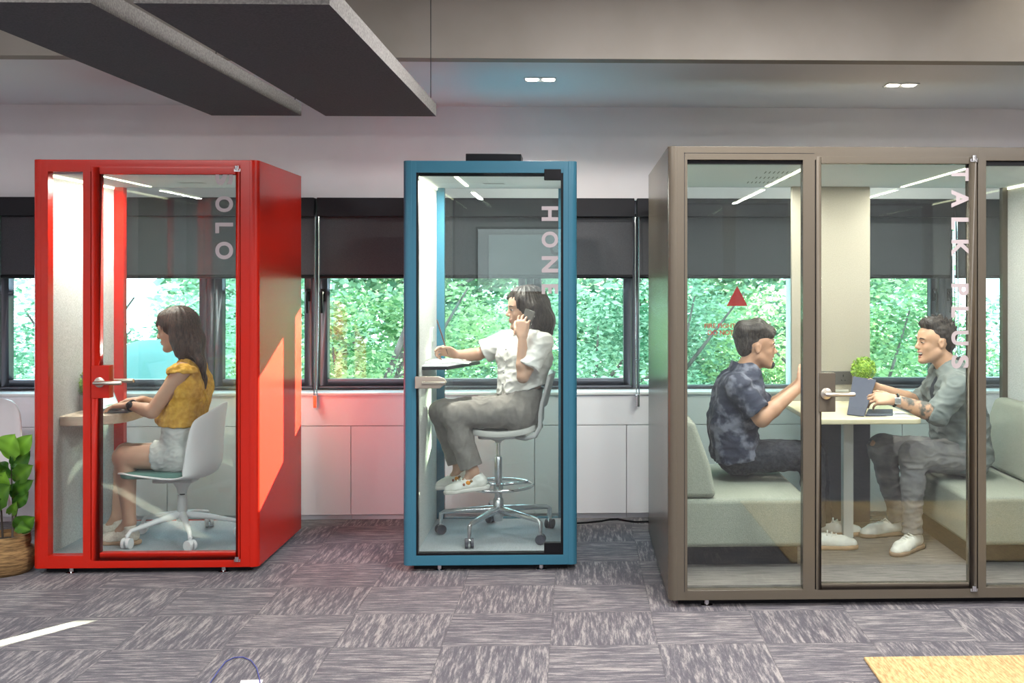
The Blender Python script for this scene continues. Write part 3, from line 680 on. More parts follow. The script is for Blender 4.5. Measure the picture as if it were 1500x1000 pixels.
# ================================================================ CHAIRS AND SMALL THINGS
def caster(parent, x, y, z0, r, m_w, m_f, ang):
    ca, sa = math.cos(ang), math.sin(ang)
    mb = MB()
    for s_ in (-1, 1):
        c = Vector((x, y, z0+r)); ax = Vector((-sa, ca, 0))
        mb.tube([c+ax*s_*0.006, c+ax*s_*0.022], r, 14)
    w = mb.build('caster', m_w, parent, smooth=True)
    MB().tube([Vector((x, y, z0+r*1.0)), Vector((x, y, z0+r*2+0.012))], 0.009, 8).ball((x, y, z0+r*1.5), (r*0.7, r*0.7, r*0.55), 10, 6).build('caster_fork', m_f, w, smooth=True)
def star(parent, c, R, angs, zh, ze, r0, r1, m, bend, m_w, cr=0.028, fork=None):
    for a in angs:
        d = Vector((math.cos(a), math.sin(a), 0))
        p = [Vector((c[0], c[1], zh))+d*0.02, Vector((c[0], c[1], zh+(ze-zh)*0.35))+d*R*0.45, Vector((c[0], c[1], ze))+d*R*0.93]
        if bend: p += [Vector((c[0], c[1], ze-0.01))+d*R*0.99, Vector((c[0], c[1], ZIF+2*cr+0.008))+d*R]
        else: p += [Vector((c[0], c[1], ZIF+2*cr+0.008))+d*R]
        rr = [r0, (r0+r1)/2, r1]+([r1, r1*0.9] if bend else [r1])
        MB().tube(p, rr, 12).build('base_leg', m, parent, smooth=True)
        caster(parent, c[0]+d.x*R, c[1]+d.y*R, ZIF, cr, m_w, fork or m, a+0.6)

# white swivel chair in the red booth
def shell_chair():
    cy = 6.04; c = P(267, 700, cy)
    t = thing('swivel_chair', 'white plastic swivel chair with a green seat pad in the red booth', 'chair', (c.x, cy, ZIF))
    prof = [(189, 692, 0), (193, 689, 0), (215, 692, 0), (245, 695, 0), (275, 698, 0.01), (298, 699, 0.03), (313, 694, 0.09), (322, 683, 0.13), (325, 668, 0.13), (325, 648, 0.125), (327, 625, 0.12), (330, 604, 0.115), (332, 592, 0.11), (332.5, 588, 0.105)]
    hw = [0.15, 0.18, 0.205, 0.215, 0.22, 0.22, 0.22, 0.215, 0.21, 0.20, 0.19, 0.175, 0.155, 0.14]
    V, F = [], []; nv = 13
    for (px, py, wg), h in zip(prof, hw):
        p = P(px, py, cy)
        for j in range(nv):
            v = -1+2*j/(nv-1); k = abs(v)**2.2
            V.append((p.x-wg*k, cy+h*v, p.z+(0.012*k if wg < 0.02 else (0.05*k*max(0, 1-abs(wg-0.05)*12) if py > 640 else -0.06*k*max(0, (614-py)/24)))))
    for i in range(len(prof)-1):
        for j in range(nv-1):
            a = i*nv+j; F.append((a, a+1, a+nv+1, a+nv))
    o = MB().add(V, F).build('seat_shell', m_wplastic, t, smooth='all')
    s_ = o.modifiers.new('s', 'SOLIDIFY'); s_.thickness = 0.012; s_.offset = -1
    s2 = o.modifiers.new('ss', 'SUBSURF'); s2.levels = 1; s2.render_levels = 1
    x0, x1 = XP(191, cy), XP(292, cy); z = ZP(240, 694, cy)
    MB().prism(rpoly(x0, x1, cy-0.19, cy+0.19, 0.07, n=6), z+0.004, z+0.036).build('seat_pad', m_tpu, t, bevel=0.012, seg=3)
    cx = c.x
    a = P(228, 698, cy); b = P(287, 704, cy)
    MB().box(a.x, b.x, cy-0.06, cy+0.06, b.z-0.004, a.z-0.004).build('tilt_unit', m_gplastic, t, bevel=0.008)
    MB().lathe([(0.055, ZP(267, 704, cy)), (0.03, ZP(267, 714, cy)), (0.024, ZP(267, 722, cy))], (cx, cy, 0), 20).lathe([(0.025, ZP(267, 724, cy)), (0.026, 0.26), (0.03, 0.20), (0.028, 0.19)], (cx, cy, 0), 20).build('column', m_gplastic, t, smooth=True)
    MB().lathe([(0.014, ZP(267, 725, cy)), (0.014, ZP(267, 720, cy))], (cx, cy, 0), 14).build('gas_lift', m_black, t, smooth=True)
    star(t, (cx, cy), 0.30, [math.radians(x) for x in (-63, 9, 81, 153, -135)], 0.225, 0.18, 0.021, 0.011, m_wplastic, False, m_wplastic)
    return t
shell_chair()
# high drafting stool in the blue booth
def stool():
    cy = 6.08; c = P(730, 640, cy)
    t = thing('drafting_stool', 'high white stool with polished aluminium foot ring and wheels in the blue booth', 'stool', (c.x, cy, ZIF))
    x0, x1 = XP(686, cy), XP(793, cy); zs = ZP(740, 622, cy)
    nu, nv = 12, 11; V, F = [], []
    for i in range(nu+1):
        u = i/nu; x = x0+(x1-x0)*u; dip = -0.02*math.sin(PI*min(1, u*1.15))+(0.012 if u > 0.85 else 0)-0.02*max(0, 0.12-u)/0.12
        h = 0.2*math.sqrt(max(0.03, 1-(2*u-1)**4))
        for j in range(nv):
            v = -1+2*j/(nv-1); V.append((x, cy+h*v, zs+dip+0.008*v*v))
    for i in range(nu):
        for j in range(nv-1): a = i*nv+j; F.append((a, a+1, a+nv+1, a+nv))
    o = MB().add(V, F).build('seat', mat('stool_seat_fabric', (0.50, 0.49, 0.47), 0.8), t, smooth='all')
    q = o.modifiers.new('s', 'SOLIDIFY'); q.thickness = 0.034; q.offset = -1; o.modifiers.new('b', 'BEVEL').width = 0.008
    ssx = o.modifiers.new('ss', 'SUBSURF'); ssx.levels = 1; ssx.render_levels = 1
    z1 = ZP(740, 634, cy)
    MB().prism(rpoly(XP(702, cy), XP(770, cy), cy-0.1, cy+0.1, 0.03), z1-0.022, z1+0.012).build('tilt_unit', m_wplastic, t, bevel=0.006)
    for s_ in (-1, 1):
        y = cy+s_*0.19
        pts = [P(748, 637, cy), P(772, 636, cy), P(786, 631, cy), P(792.5, 619, cy), P(793, 600, cy), P(795, 585, cy), P(801, 565, cy), P(806, 548, cy)]
        pts = [Vector((p.x, y, p.z)) for p in pts]; pts[0].y = cy+s_*0.05; pts[1].y = cy+s_*0.15
        MB().tube(pts, [0.012, 0.013, 0.013, 0.012, 0.011, 0.010, 0.009, 0.008], 10).build('back_arm', m_gplastic, t, smooth='all')
    V, F = [], []
    for i in range(8):
        p = P(794+12*i/7*1.0, 592-47*i/7, cy)
        for j in range(9):
            v = -1+j/4; V.append((p.x+0.03*(1-v*v), cy+0.19*v, p.z))
    for i in range(7):
        for j in range(8): a = i*9+j; F.append((a, a+1, a+10, a+9))
    o = MB().add(V, F).build('backrest', m_gplastic, t, smooth='all'); o.modifiers.new('s', 'SOLIDIFY').thickness = 0.01
    cx = c.x
    MB().lathe([(0.05, z1-0.02), (0.045, z1-0.032), (0.018, ZP(730, 646, cy)), (0.018, ZP(730, 648, cy))], (cx, cy, 0), 20).build('seat_mount', m_wplastic, t, smooth=True)
    zc = ZP(730, 668, cy)
    MB().lathe([(0.011, zc-0.005), (0.011, ZP(730, 645, cy))], (cx, cy, 0), 16).build('gas_lift', m_chrome, t, smooth=True)
    MB().lathe([(0.02, zc), (0.021, zc-0.002), (0.021, ZP(730, 707, cy)), (0.027, ZP(730, 708, cy)), (0.027, ZP(730, 718, cy)), (0.02, ZP(730, 719, cy)), (0.02, 0.30), (0.028, 0.29), (0.03, 0.20), (0.022, 0.17)], (cx, cy, 0), 20).build('column', m_palu, t, smooth=True)
    zr = ZP(730, 710, cy); mb = MB(); rc = (cx+0.005, cy, zr); R = 0.185
    pts = [(rc[0]+R*math.cos(2*PI*i/40), rc[1]+R*math.sin(2*PI*i/40), zr) for i in range(41)]
    mb.tube(pts, 0.009, 10, cap=False)
    for a in (0.5, 2.6, 4.7): mb.tube([(cx+0.02*math.cos(a), cy+0.02*math.sin(a), zr), (rc[0]+R*math.cos(a), rc[1]+R*math.sin(a), zr)], 0.008, 8)
    mb.build('foot_ring', m_chrome, t, smooth='all')
    star(t, (cx, cy), 0.325, [math.radians(x) for x in (-114, -42, 30, 102, 174)], 0.235, 0.215, 0.022, 0.013, m_palu, True, mat('dark_caster', (0.05, 0.05, 0.07), 0.5), 0.027, m_chrome)
    return t
stool()

def topiary(px, py, r, Y, zt, label, pot_r=0.035):
    c = P(px, py, Y)
    t = thing('topiary_plant', label, 'plant', (c.x, Y, zt), None)
    rnd = random.Random(5); mb = MB()
    mb.ball(c, r*0.8, 16, 10)
    n = 420
    for i in range(n):
        z = 1-2*(i+0.5)/n; a = i*2.39996; s_ = math.sqrt(1-z*z); d = Vector((s_*math.cos(a), s_*math.sin(a), z))
        q = c+d*r*(0.82+0.16*rnd.random()); u = d.orthogonal().normalized(); u.rotate(Matrix.Rotation(rnd.random()*6.28, 3, d)); v = d.cross(u)
        d2 = (d+u*rnd.uniform(-.7, .7)+v*rnd.uniform(-.7, .7)).normalized(); L_ = r*0.26; w = r*0.1
        mb.add([q, q+d2*L_*0.5+u*w, q+d2*L_, q+d2*L_*0.5-u*w], [(0, 1, 2, 3)])
    mb.build('leaf_ball', m_green, t, fix=False)
    zp = c.z-r*0.85
    MB().tube([(c.x, Y, zt+0.05), (c.x, Y, zp+0.02)], 0.006, 8).build('stem', m_bark, t)
    hh = min(0.085, zp-zt)
    MB().lathe([(pot_r*0.72, zt), (pot_r, zt+hh), (pot_r*0.88, zt+hh), (pot_r*0.8, zt+hh*0.8), (0.001, zt+hh*0.8)], (c.x, Y, 0), 24).build('pot', mat('white_ceramic', (0.72, 0.66, 0.62), 0.4), t, smooth=True)
topiary(1265, 540.5, 0.0655, 6.24, 0.80, 'round green topiary ball on the table between the two men')
topiary(119, 563, 0.062, 6.10, 0.79, 'small round green topiary in a white pot on the desk in the red booth', 0.045)

# laptop on the red booth desk
def laptop():
    z = 0.79; x0, x1, y0, y1 = XP(147, 6.0), XP(194, 6.0), 5.94, 6.24
    t = thing('laptop', 'open dark laptop on the wooden desk in front of the typing woman', 'laptop', ((x0+x1)/2, 6.09, z))
    B('laptop_base', mat('laptop_grey', (0.16, 0.17, 0.19), 0.4, 0.5), t, x0, x1, y0, y1, z, z+0.014, bevel=0.003)
    mb = MB()
    for i in range(5):
        for j in range(12):
            xk = x0+0.02+i*0.019; yk = y0+0.02+j*0.022; mb.box(xk, xk+0.016, yk, yk+0.018, z+0.014, z+0.0165)
    o = mb.build('keyboard', m_black, t)
    b = Vector((x0, 0, z+0.014)); d = Vector((-0.35, 0, 0.94)).normalized(); n = Vector((0.94, 0, 0.35)).normalized(); L_ = 0.205
    V = []
    for y in (y0, y1):
        for a, c in ((0, 0), (L_, 0), (L_, -0.007), (0, -0.007)): p = b+d*a+n*c; V.append((p.x, y, p.z))
    MB().add(V, [(0, 1, 2, 3), (7, 6, 5, 4), (0, 4, 5, 1), (1, 5, 6, 2), (2, 6, 7, 3), (3, 7, 4, 0)]).build('laptop_lid', MATS['laptop_grey'], t)
    V = [tuple(b+d*0.012+n*0.0008)[0:1]+(y0+0.01,)+tuple(b+d*0.012+n*0.0008)[2:]]
    q0, q1 = b+d*0.012+n*0.0008, b+d*(L_-0.01)+n*0.0008
    MB().add([(q0.x, y0+0.01, q0.z), (q0.x, y1-0.01, q0.z), (q1.x, y1-0.01, q1.z), (q1.x, y0+0.01, q1.z)], [(0, 1, 2, 3)]).build('screen', mat('screen_glow', (0.5, 0.6, 0.7), 0.3, emit=(0.6, 0.75, 0.9), es=0.3), t, fix=False)
laptop()
# open notebook on the blue booth desk
def notebook():
    Y = 6.12; c = P(650, 520, Y)
    t = thing('open_notebook', 'open white notebook with pages fanned on the blue booth desk', 'notebook', (c.x, Y, zd))
    for s_, nm in ((-1, 'left_page'), (1, 'right_page')):
        V, F = [], []
        n = 9
        for i in range(n):
            u = i/(n-1); x = c.x+s_*u*0.15; z = zd+0.004+0.012*math.sin(PI*min(1, u*1.2))*(1-u*0.6)
            V += [(x, Y-0.12, z), (x, Y+0.12, z), (x, Y-0.12, zd+0.0005), (x, Y+0.12, zd+0.0005)]
        for i in range(n-1):
            a = i*4; b = a+4; F += [(a, a+1, b+1, b), (a, b, b+2, a+2), (a+1, a+3, b+3, b+1), (a+2, b+2, b+3, a+3)]
        MB().add(V, F).build('page_block', m_paper, t)
    mb = MB()
    for i in range(7): mb.box(c.x-0.12, c.x-0.03-0.01*(i % 3), Y-0.09+i*0.026, Y-0.087+i*0.026, zd+0.0165, zd+0.0172)
    mb.build('page_text', m_dark, t)
notebook()
# tablet in a folding cover, held by the man on the right
def tablet():
    t = thing('tablet', 'tablet in a dark slate folding cover standing on the table', 'tablet', (P(1275, 575, 5.8).x, 5.8, 0.80))
    A = P(1241, 591, 5.66); A.z = 0.801; Bp = P(1266, 597, 5.58); Bp.z = 0.801
    C = P(1284, 557, 5.86); D = P(1250, 552, 5.95)
    def slab(p, th, nm, m):
        n = (p[1]-p[0]).cross(p[3]-p[0]).normalized()*th
        V = [q for q in p]+[q+n for q in p]
        return MB().add(V, [(3, 2, 1, 0), (4, 5, 6, 7), (0, 1, 5, 4), (1, 2, 6, 5), (2, 3, 7, 6), (3, 0, 4, 7)]).build(nm, m, t, bevel=0.002)
    slab([A, Bp, C, D], 0.006, 'cover', m_slate)
    E = P(1308, 597, 5.60); E.z = 0.801; F_ = P(1308, 590, 5.85); F_.z = 0.801; G = P(1272, 592, 5.85); G.z = 0.801; H = P(1268, 598, 5.6); H.z = 0.801
    slab([H, E, F_, G], 0.008, 'keyboard', m_slate)
tablet()
tag(MB().prism([(1.60, 5.60), (1.72, 5.58), (1.735, 5.78), (1.62, 5.80)], 0.80, 0.803).build('paper_sheet', m_paper, None), 'loose white sheet under the tattooed forearm on the table', 'paper')

# ---- potted fiddle leaf plant left of the red booth
def fiddle():
    Y = 5.72; c = P(6, 800, Y); cx = c.x
    t = thing('potted_plant', 'fiddle leaf plant in a woven basket beside the red booth', 'plant', (cx, Y, 0))
    zt = ZP(10, 782, Y)
    s_ = lambda px: abs(XP(6+px, Y)-cx)
    r = 0.146
    MB().lathe([(r*0.8, 0.0), (r*0.95, 0.02), (r*1.02, 0.08), (r*0.98, 0.12), (r*0.82, 0.135), (r*0.86, 0.155), (r*0.83, zt), (r*0.76, zt), (r*0.76, zt-0.03), (0.001, zt-0.03)], (cx, Y, 0), 40).build('basket', m_basket, t, smooth='all')
    MB().lathe([(r*0.76, zt-0.035), (0.001, zt-0.02)], (cx, Y, 0), 24).build('soil', m_soil, t)
    stems = [[(18, 790), (19, 740), (17, 700), (16, 668)], [(4, 790), (2, 750), (-2, 715), (-8, 690)], [(20, 770), (26, 740), (34, 715)]]
    for st in stems:
        MB().tube([P(x, y, Y-0.02) for x, y in st], [0.006, 0.005, 0.004, 0.003][:len(st)], 8).build('stem', m_bark, t, smooth=True)
    # (base px,py, tip px,py, width m, tilt toward viewer, tone)
    LV = [(17, 672, 22, 640, .11, -.02, 1.0), (20, 668, 44, 640, .07, .0, .85), (15, 690, -12, 668, .08, .02, .25), (22, 690, 42, 664, .07, .04, .1),
          (24, 705, 46, 684, .075, -.03, .35), (22, 722, 46, 705, .06, .0, .2), (12, 710, -14, 690, .09, -.05, .3), (4, 720, 8, 694, .09, -.05, .95),
          (2, 742, 14, 714, .10, -.06, .3), (22, 742, 40, 722, .05, .02, .15), (24, 772, 48, 758, .08, -.02, .25), (28, 768, 44, 775, .05, -.04, .3),
          (6, 740, -16, 726, .09, -.04, .2), (18, 750, 24, 735, .04, -.05, .5), (16, 680, 34, 672, .06, .05, .1), (0, 700, -24, 676, .09, .0, .5),
          (17, 700, 3, 680, .07, .06, .15), (19, 730, 32, 712, .06, .07, .1)]
    for k, (ax, ay, bx, by, w, tz, tone) in enumerate(LV):
        a = P(ax, ay, Y-0.02); b = P(bx, by, Y-0.02+tz-0.05); d = b-a; L_ = d.length
        side = d.cross(Vector((0.25*math.sin(k*2.1), -1, 0.3*math.cos(k*1.7)))).normalized(); up = side.cross(d).normalized(); w *= 1.35; d = d*1.15
        V, F = [], []; n = 8; prof = [0.03, 0.42, 0.66, 0.72, 0.86, 1.0, 0.92, 0.6, 0.06]
        for i in range(n+1):
            u = i/n; p = a+d*u+up*(0.03*math.sin(PI*u))
            for j in range(-2, 3):
                V.append(p+side*(w/2*prof[i]*j/2)+up*(0.012*abs(j)/2+0.004*math.sin(i*2.3)*abs(j)))
        for i in range(n):
            for j in range(4): q = i*5+j; F.append((q, q+1, q+6, q+5))
        o = MB().add(V, F).build('leaf', m_leafF, t, smooth='all', fix=False)
        at = o.data.attributes.new('tone', 'FLOAT', 'POINT'); at.data.foreach_set('value', [tone*0.75+0.25*(abs((i % 5)-2) == 0) for i in range(len(V))])
        ss_ = o.modifiers.new('ss', 'SUBSURF'); ss_.levels = 2; ss_.render_levels = 2
fiddle()
# white chair whose edge peeks in at the far left
def side_chair():
    Y = 6.25; c = P(-40, 700, Y)
    t = thing('white_chair', 'white shell chair half out of frame behind the potted plant', 'chair', (c.x, Y, 0))
    V, F = [], []
    for i in range(9):
        u = i/8; z = 0.42+0.40*u; x = c.x+0.02
        for j in range(9):
            v = -1+j/4; h = 0.235*(1-0.18*u)*(1-max(0, u-0.85)*0.8)
            V.append((x+h*v, Y+0.12+0.06*u-0.07*abs(v)**2, z-0.03*abs(v)**4*u))
    for i in range(8):
        for j in range(8): a = i*9+j; F.append((a, a+1, a+10, a+9))
    o = MB().add(V, F).build('backrest', m_wplastic, t, smooth='all'); o.modifiers.new('s', 'SOLIDIFY').thickness = 0.012
    MB().prism(rpoly(c.x-0.2, c.x+0.24, Y-0.28, Y+0.1, 0.08), 0.41, 0.435).build('seat', m_wplastic, t, bevel=0.01)
    for sx_ in (-1, 1):
        for sy_ in (-1, 1):
            MB().tube([(c.x+0.02+sx_*0.12, Y-0.08+sy_*0.1, 0.412), (c.x+0.02+sx_*0.215, Y-0.08+sy_*0.17, 0.0)], [0.014, 0.011], 10).build('leg', m_wplastic, t, smooth=True)
side_chair()

# ================================================================ OUTDOORS
struct(B('ground', m_ground, None, -60, 60, 7.6, 90, -7.2, -7.0))
def tree(label, blobs, nleaf, m, trunk, seed, size=0.078):
    rnd = np.random.default_rng(seed)
    base = Vector((trunk[0][0], trunk[0][1], -7.0))
    t = thing('tree', label, 'tree', base, 'leafy trees outside the windows')
    vol = np.array([b[3]*b[4]*b[5] for b in blobs])**0.67; pr = vol/vol.sum()
    idx = rnd.choice(len(blobs), nleaf, p=pr); bl_ = np.array(blobs)[idx]
    d = rnd.normal(size=(nleaf, 3)); d /= np.linalg.norm(d, axis=1, keepdims=True)
    rad = (0.55+0.45*rnd.random((nleaf, 1))**0.6)
    c = bl_[:, :3]+d*bl_[:, 3:6]*rad
    # gather leaves into sprays
    sp = rnd.normal(size=(nleaf//14+1, 3))*0.12
    u = rnd.normal(size=(nleaf, 3)); u /= np.linalg.norm(u, axis=1, keepdims=True); u[:, 2] *= 0.45
    w = np.cross(u, rnd.normal(size=(nleaf, 3))); w /= np.linalg.norm(w, axis=1, keepdims=True)
    L_ = size*(0.6+0.8*rnd.random((nleaf, 1)))
    V = np.stack([c, c+u*L_*0.5+w*L_*0.2, c+u*L_, c+u*L_*0.5-w*L_*0.2], 1).reshape(-1, 3)-np.array(base)
    me = bpy.data.meshes.new('foliage'); me.vertices.add(len(V)); me.vertices.foreach_set('co', V.ravel())
    me.loops.add(nleaf*4); me.loops.foreach_set('vertex_index', np.arange(nleaf*4)); me.polygons.add(nleaf)
    me.polygons.foreach_set('loop_start', np.arange(nleaf)*4); me.update(calc_edges=True); me.validate()
    tone = np.clip(0.45+0.32*rnd.normal(size=nleaf)+0.42*np.sin(c[:, 0]*2.3)*np.cos(c[:, 2]*3.1), 0, 1)
    at = me.attributes.new('tone', 'FLOAT', 'POINT'); at.data.foreach_set('value', np.repeat(tone, 4).astype(np.float32))
    me.materials.append(m); o = bpy.data.objects.new('foliage', me); COL.objects.link(o); o.parent = t
    mb = MB(); mb.tube(trunk, [0.16, 0.12, 0.06, 0.02][:len(trunk)], 10)
    tr = mb.build('trunk', m_bark, t, smooth='all')
    r2 = random.Random(seed)
    for b in blobs[:9]:
        st = Vector(trunk[-2]).lerp(Vector(trunk[-1]), r2.random()); e = Vector(b[:3])+Vector((r2.uniform(-.5, .5)*b[3], -b[4]*0.7, r2.uniform(0, .6)*b[5]))
        mid = st.lerp(e, 0.5)+Vector((r2.uniform(-.2, .2), 0, -0.15)); MB().tube([st, mid, e], [0.035, 0.024, 0.008], 7).build('branch', m_bark, t, smooth='all')
        e2 = mid+Vector((r2.uniform(-.9, .9), -0.3, r2.uniform(0.2, .9))); MB().tube([mid, e2], [0.025, 0.008], 6).build('branch', m_bark, t, smooth='all')

# ================================================================ PEOPLE
from mathutils import noise as mnoise
class SDF:
    def __init__(s, lo, hi, h=0.005):
        s.lo = np.array(lo, float)-4*h; s.h = h
        s.n = (np.ceil((np.array(hi)+4*h-s.lo)/h)).astype(int)+1
        s.f = np.full(s.n, 0.5, np.float32)
    def blk(s, lo, hi, m=0.03):
        a = np.clip(np.floor((np.array(lo)-m-s.lo)/s.h).astype(int), 0, s.n-1); b = np.clip(np.ceil((np.array(hi)+m-s.lo)/s.h).astype(int)+1, 1, s.n)
        g = [(s.lo[i]+s.h*np.arange(a[i], b[i])).astype(np.float32) for i in range(3)]
        return (slice(a[0], b[0]), slice(a[1], b[1]), slice(a[2], b[2])), g[0][:, None, None], g[1][None, :, None], g[2][None, None, :]
    def put(s, sl, d, k, op):
        a = s.f[sl]
        if op == 'add':
            h = np.clip(0.5+0.5*(a-d)/k, 0, 1); s.f[sl] = a*(1-h)+d*h-k*h*(1-h)
        else:
            d = -d; h = np.clip(0.5-0.5*(a-d)/k, 0, 1); s.f[sl] = a*(1-h)+d*h+k*h*(1-h)
    def cone(s, a, b, ra, rb=None, k=0.012, op='add', cut=()):
        rb = ra if rb is None else rb; a = np.array(a, float); b = np.array(b, float); R = max(ra, rb)
        sl, X, Y, Z = s.blk(np.minimum(a, b)-R, np.maximum(a, b)+R)
        ab = b-a; L2 = max(ab@ab, 1e-9)
        t = np.clip(((X-a[0])*ab[0]+(Y-a[1])*ab[1]+(Z-a[2])*ab[2])/L2, 0, 1)
        d = np.sqrt((X-a[0]-t*ab[0])**2+(Y-a[1]-t*ab[1])**2+(Z-a[2]-t*ab[2])**2)-(ra+t*(rb-ra))
        for p, n in cut:
            n = np.array(n, float); n /= np.linalg.norm(n); d = np.maximum(d, (X-p[0])*n[0]+(Y-p[1])*n[1]+(Z-p[2])*n[2])
        s.put(sl, d, k, op); return s
    def chain(s, pts, rs, **k):
        for i in range(len(pts)-1): s.cone(pts[i], pts[i+1], rs[i], rs[i+1], **k)
        return s
    def ell(s, c, r, ax=None, k=0.012, op='add', cut=()):
        c = np.array(c, float); r = np.array(r, float); R = r.max()
        sl, X, Y, Z = s.blk(c-R, c+R)
        ax = np.eye(3) if ax is None else np.array([list(v) for v in ax], float)
        q = [((X-c[0])*ax[i][0]+(Y-c[1])*ax[i][1]+(Z-c[2])*ax[i][2]) for i in range(3)]
        k0 = np.sqrt(sum((q[i]/r[i])**2 for i in range(3))); k1 = np.sqrt(sum((q[i]/r[i]**2)**2 for i in range(3)))+1e-9
        d = k0*(k0-1)/k1
        for p, n in cut:
            n = np.array(n, float); n /= np.linalg.norm(n); d = np.maximum(d, (X-p[0])*n[0]+(Y-p[1])*n[1]+(Z-p[2])*n[2])
        s.put(sl, d, k, op); return s
    def plane(s, p, n, k=0.003):
        """keep the side the normal points away from"""
        n = np.array(n, float); n /= np.linalg.norm(n)
        sl, X, Y, Z = s.blk(s.lo, s.lo+s.n*s.h, 0)
        s.put(sl, -((X-p[0])*n[0]+(Y-p[1])*n[1]+(Z-p[2])*n[2]), k, 'sub'); return s
    def mesh(s, name, m, parent, disp=None):
        f = s.f; sg = f < 0
        c = np.zeros(np.array(f.shape)-1, np.int8)
        for i in (0, 1):
            for j in (0, 1):
                for k in (0, 1): c += sg[i:f.shape[0]-1+i, j:f.shape[1]-1+j, k:f.shape[2]-1+k]
        act = (c > 0) & (c < 8); ii = np.argwhere(act); idm = np.full(c.shape, -1, np.int32); idm[act] = np.arange(len(ii))
        acc = np.zeros((len(ii), 3)); cnt = np.zeros(len(ii))
        cor = [(i, j, k) for i in (0, 1) for j in (0, 1) for k in (0, 1)]
        for a in cor:
            for ax in range(3):
                if a[ax]: continue
                b = list(a); b[ax] = 1
                fa = f[ii[:, 0]+a[0], ii[:, 1]+a[1], ii[:, 2]+a[2]]; fb = f[ii[:, 0]+b[0], ii[:, 1]+b[1], ii[:, 2]+b[2]]
                x = (fa < 0) != (fb < 0); t = np.where(x, fa/(fa-fb+1e-12), 0)
                p = np.tile(np.array(a, float), (len(ii), 1)); p[:, ax] = t
                acc[x] += p[x]; cnt[x] += 1
        V = s.lo+(ii+acc/np.maximum(cnt, 1)[:, None])*s.h
        Q = []
        for ax in range(3):
            o = [0, 1, 2]; o.remove(ax); u, v = o
            sa = [slice(1, -1)]*3; sa[ax] = slice(0, -1); sb = [slice(1, -1)]*3; sb[ax] = slice(1, None)
            A = sg[tuple(sa)]; Bq = sg[tuple(sb)]; e = np.argwhere(A != Bq); 
            if not len(e): continue
            fl = A[e[:, 0], e[:, 1], e[:, 2]]
            g = e.copy(); g[:, u] += 1; g[:, v] += 1
            def cid(du, dv):
                q = g.copy(); q[:, u] += du; q[:, v] += dv; return idm[q[:, 0], q[:, 1], q[:, 2]]
            q = np.stack([cid(-1, -1), cid(0, -1), cid(0, 0), cid(-1, 0)], 1)
            if ax == 1: fl = ~fl
            q[~fl] = q[~fl][:, ::-1]; Q.append(q)
        Q = np.concatenate(Q); Q = Q[(Q >= 0).all(1)]
        # light smoothing
        for _ in range(2):
            sm = np.zeros_like(V); ct = np.zeros(len(V))
            for a, b in ((0, 1), (1, 2), (2, 3), (3, 0)):
                np.add.at(sm, Q[:, a], V[Q[:, b]]); np.add.at(ct, Q[:, a], 1); np.add.at(sm, Q[:, b], V[Q[:, a]]); np.add.at(ct, Q[:, b], 1)
            V = 0.6*V+0.4*sm/np.maximum(ct, 1)[:, None]
        off = np.array(parent.location if parent else (0, 0, 0))
        if parent and parent.parent: off = off+np.array(parent.parent.location)
        me = bpy.data.meshes.new(name); me.vertices.add(len(V)); me.vertices.foreach_set('co', (V-off).ravel())
        me.loops.add(len(Q)*4); me.loops.foreach_set('vertex_index', Q.ravel().astype(np.int32)); me.polygons.add(len(Q))
        me.polygons.foreach_set('loop_start', np.arange(len(Q))*4); me.update(calc_edges=True)
        if disp:
            nn = np.zeros(len(V)*3, np.float32); me.vertices.foreach_get('normal', nn); nn = nn.reshape(-1, 3)
            dd = np.array([disp(Vector(p)) for p in V]); me.vertices.foreach_set('co', (V-off+nn*dd[:, None]).ravel()); me.update()
        me.polygons.foreach_set('use_smooth', [True]*len(me.polygons))
        for x in (m if isinstance(m, (list, tuple)) else [m]): me.materials.append(x)
        o = bpy.data.objects.new(name, me); COL.objects.link(o); o.parent = parent
        return o
def V3(*a): return Vector(a)
def folds(amp, sx, sy, sz, seed=0.0):
    def f(p):
        a = mnoise.noise(Vector((p.x*sx+seed, p.y*sy, p.z*sz))); b = mnoise.noise(Vector((p.x*sx*2.3, p.y*sy*2.3+seed, p.z*sz*2.3)))
        c = mnoise.noise(Vector((p.x*sx*1.5-seed, p.y*sy*1.5, p.z*sz*1.5+seed)))
        r = 1-abs(a)*2.6; r2 = 1-abs(c)*3.2
        return amp*(max(r, -0.3)*0.8+max(r2, -0.2)*0.55+b*0.3-0.55)
    return f
def rotv(v, ax, a): return Matrix.Rotation(a, 3, ax) @ v
FING = ((0.070, 0.0080), (0.078, 0.0082), (0.072, 0.0078), (0.056, 0.0068))
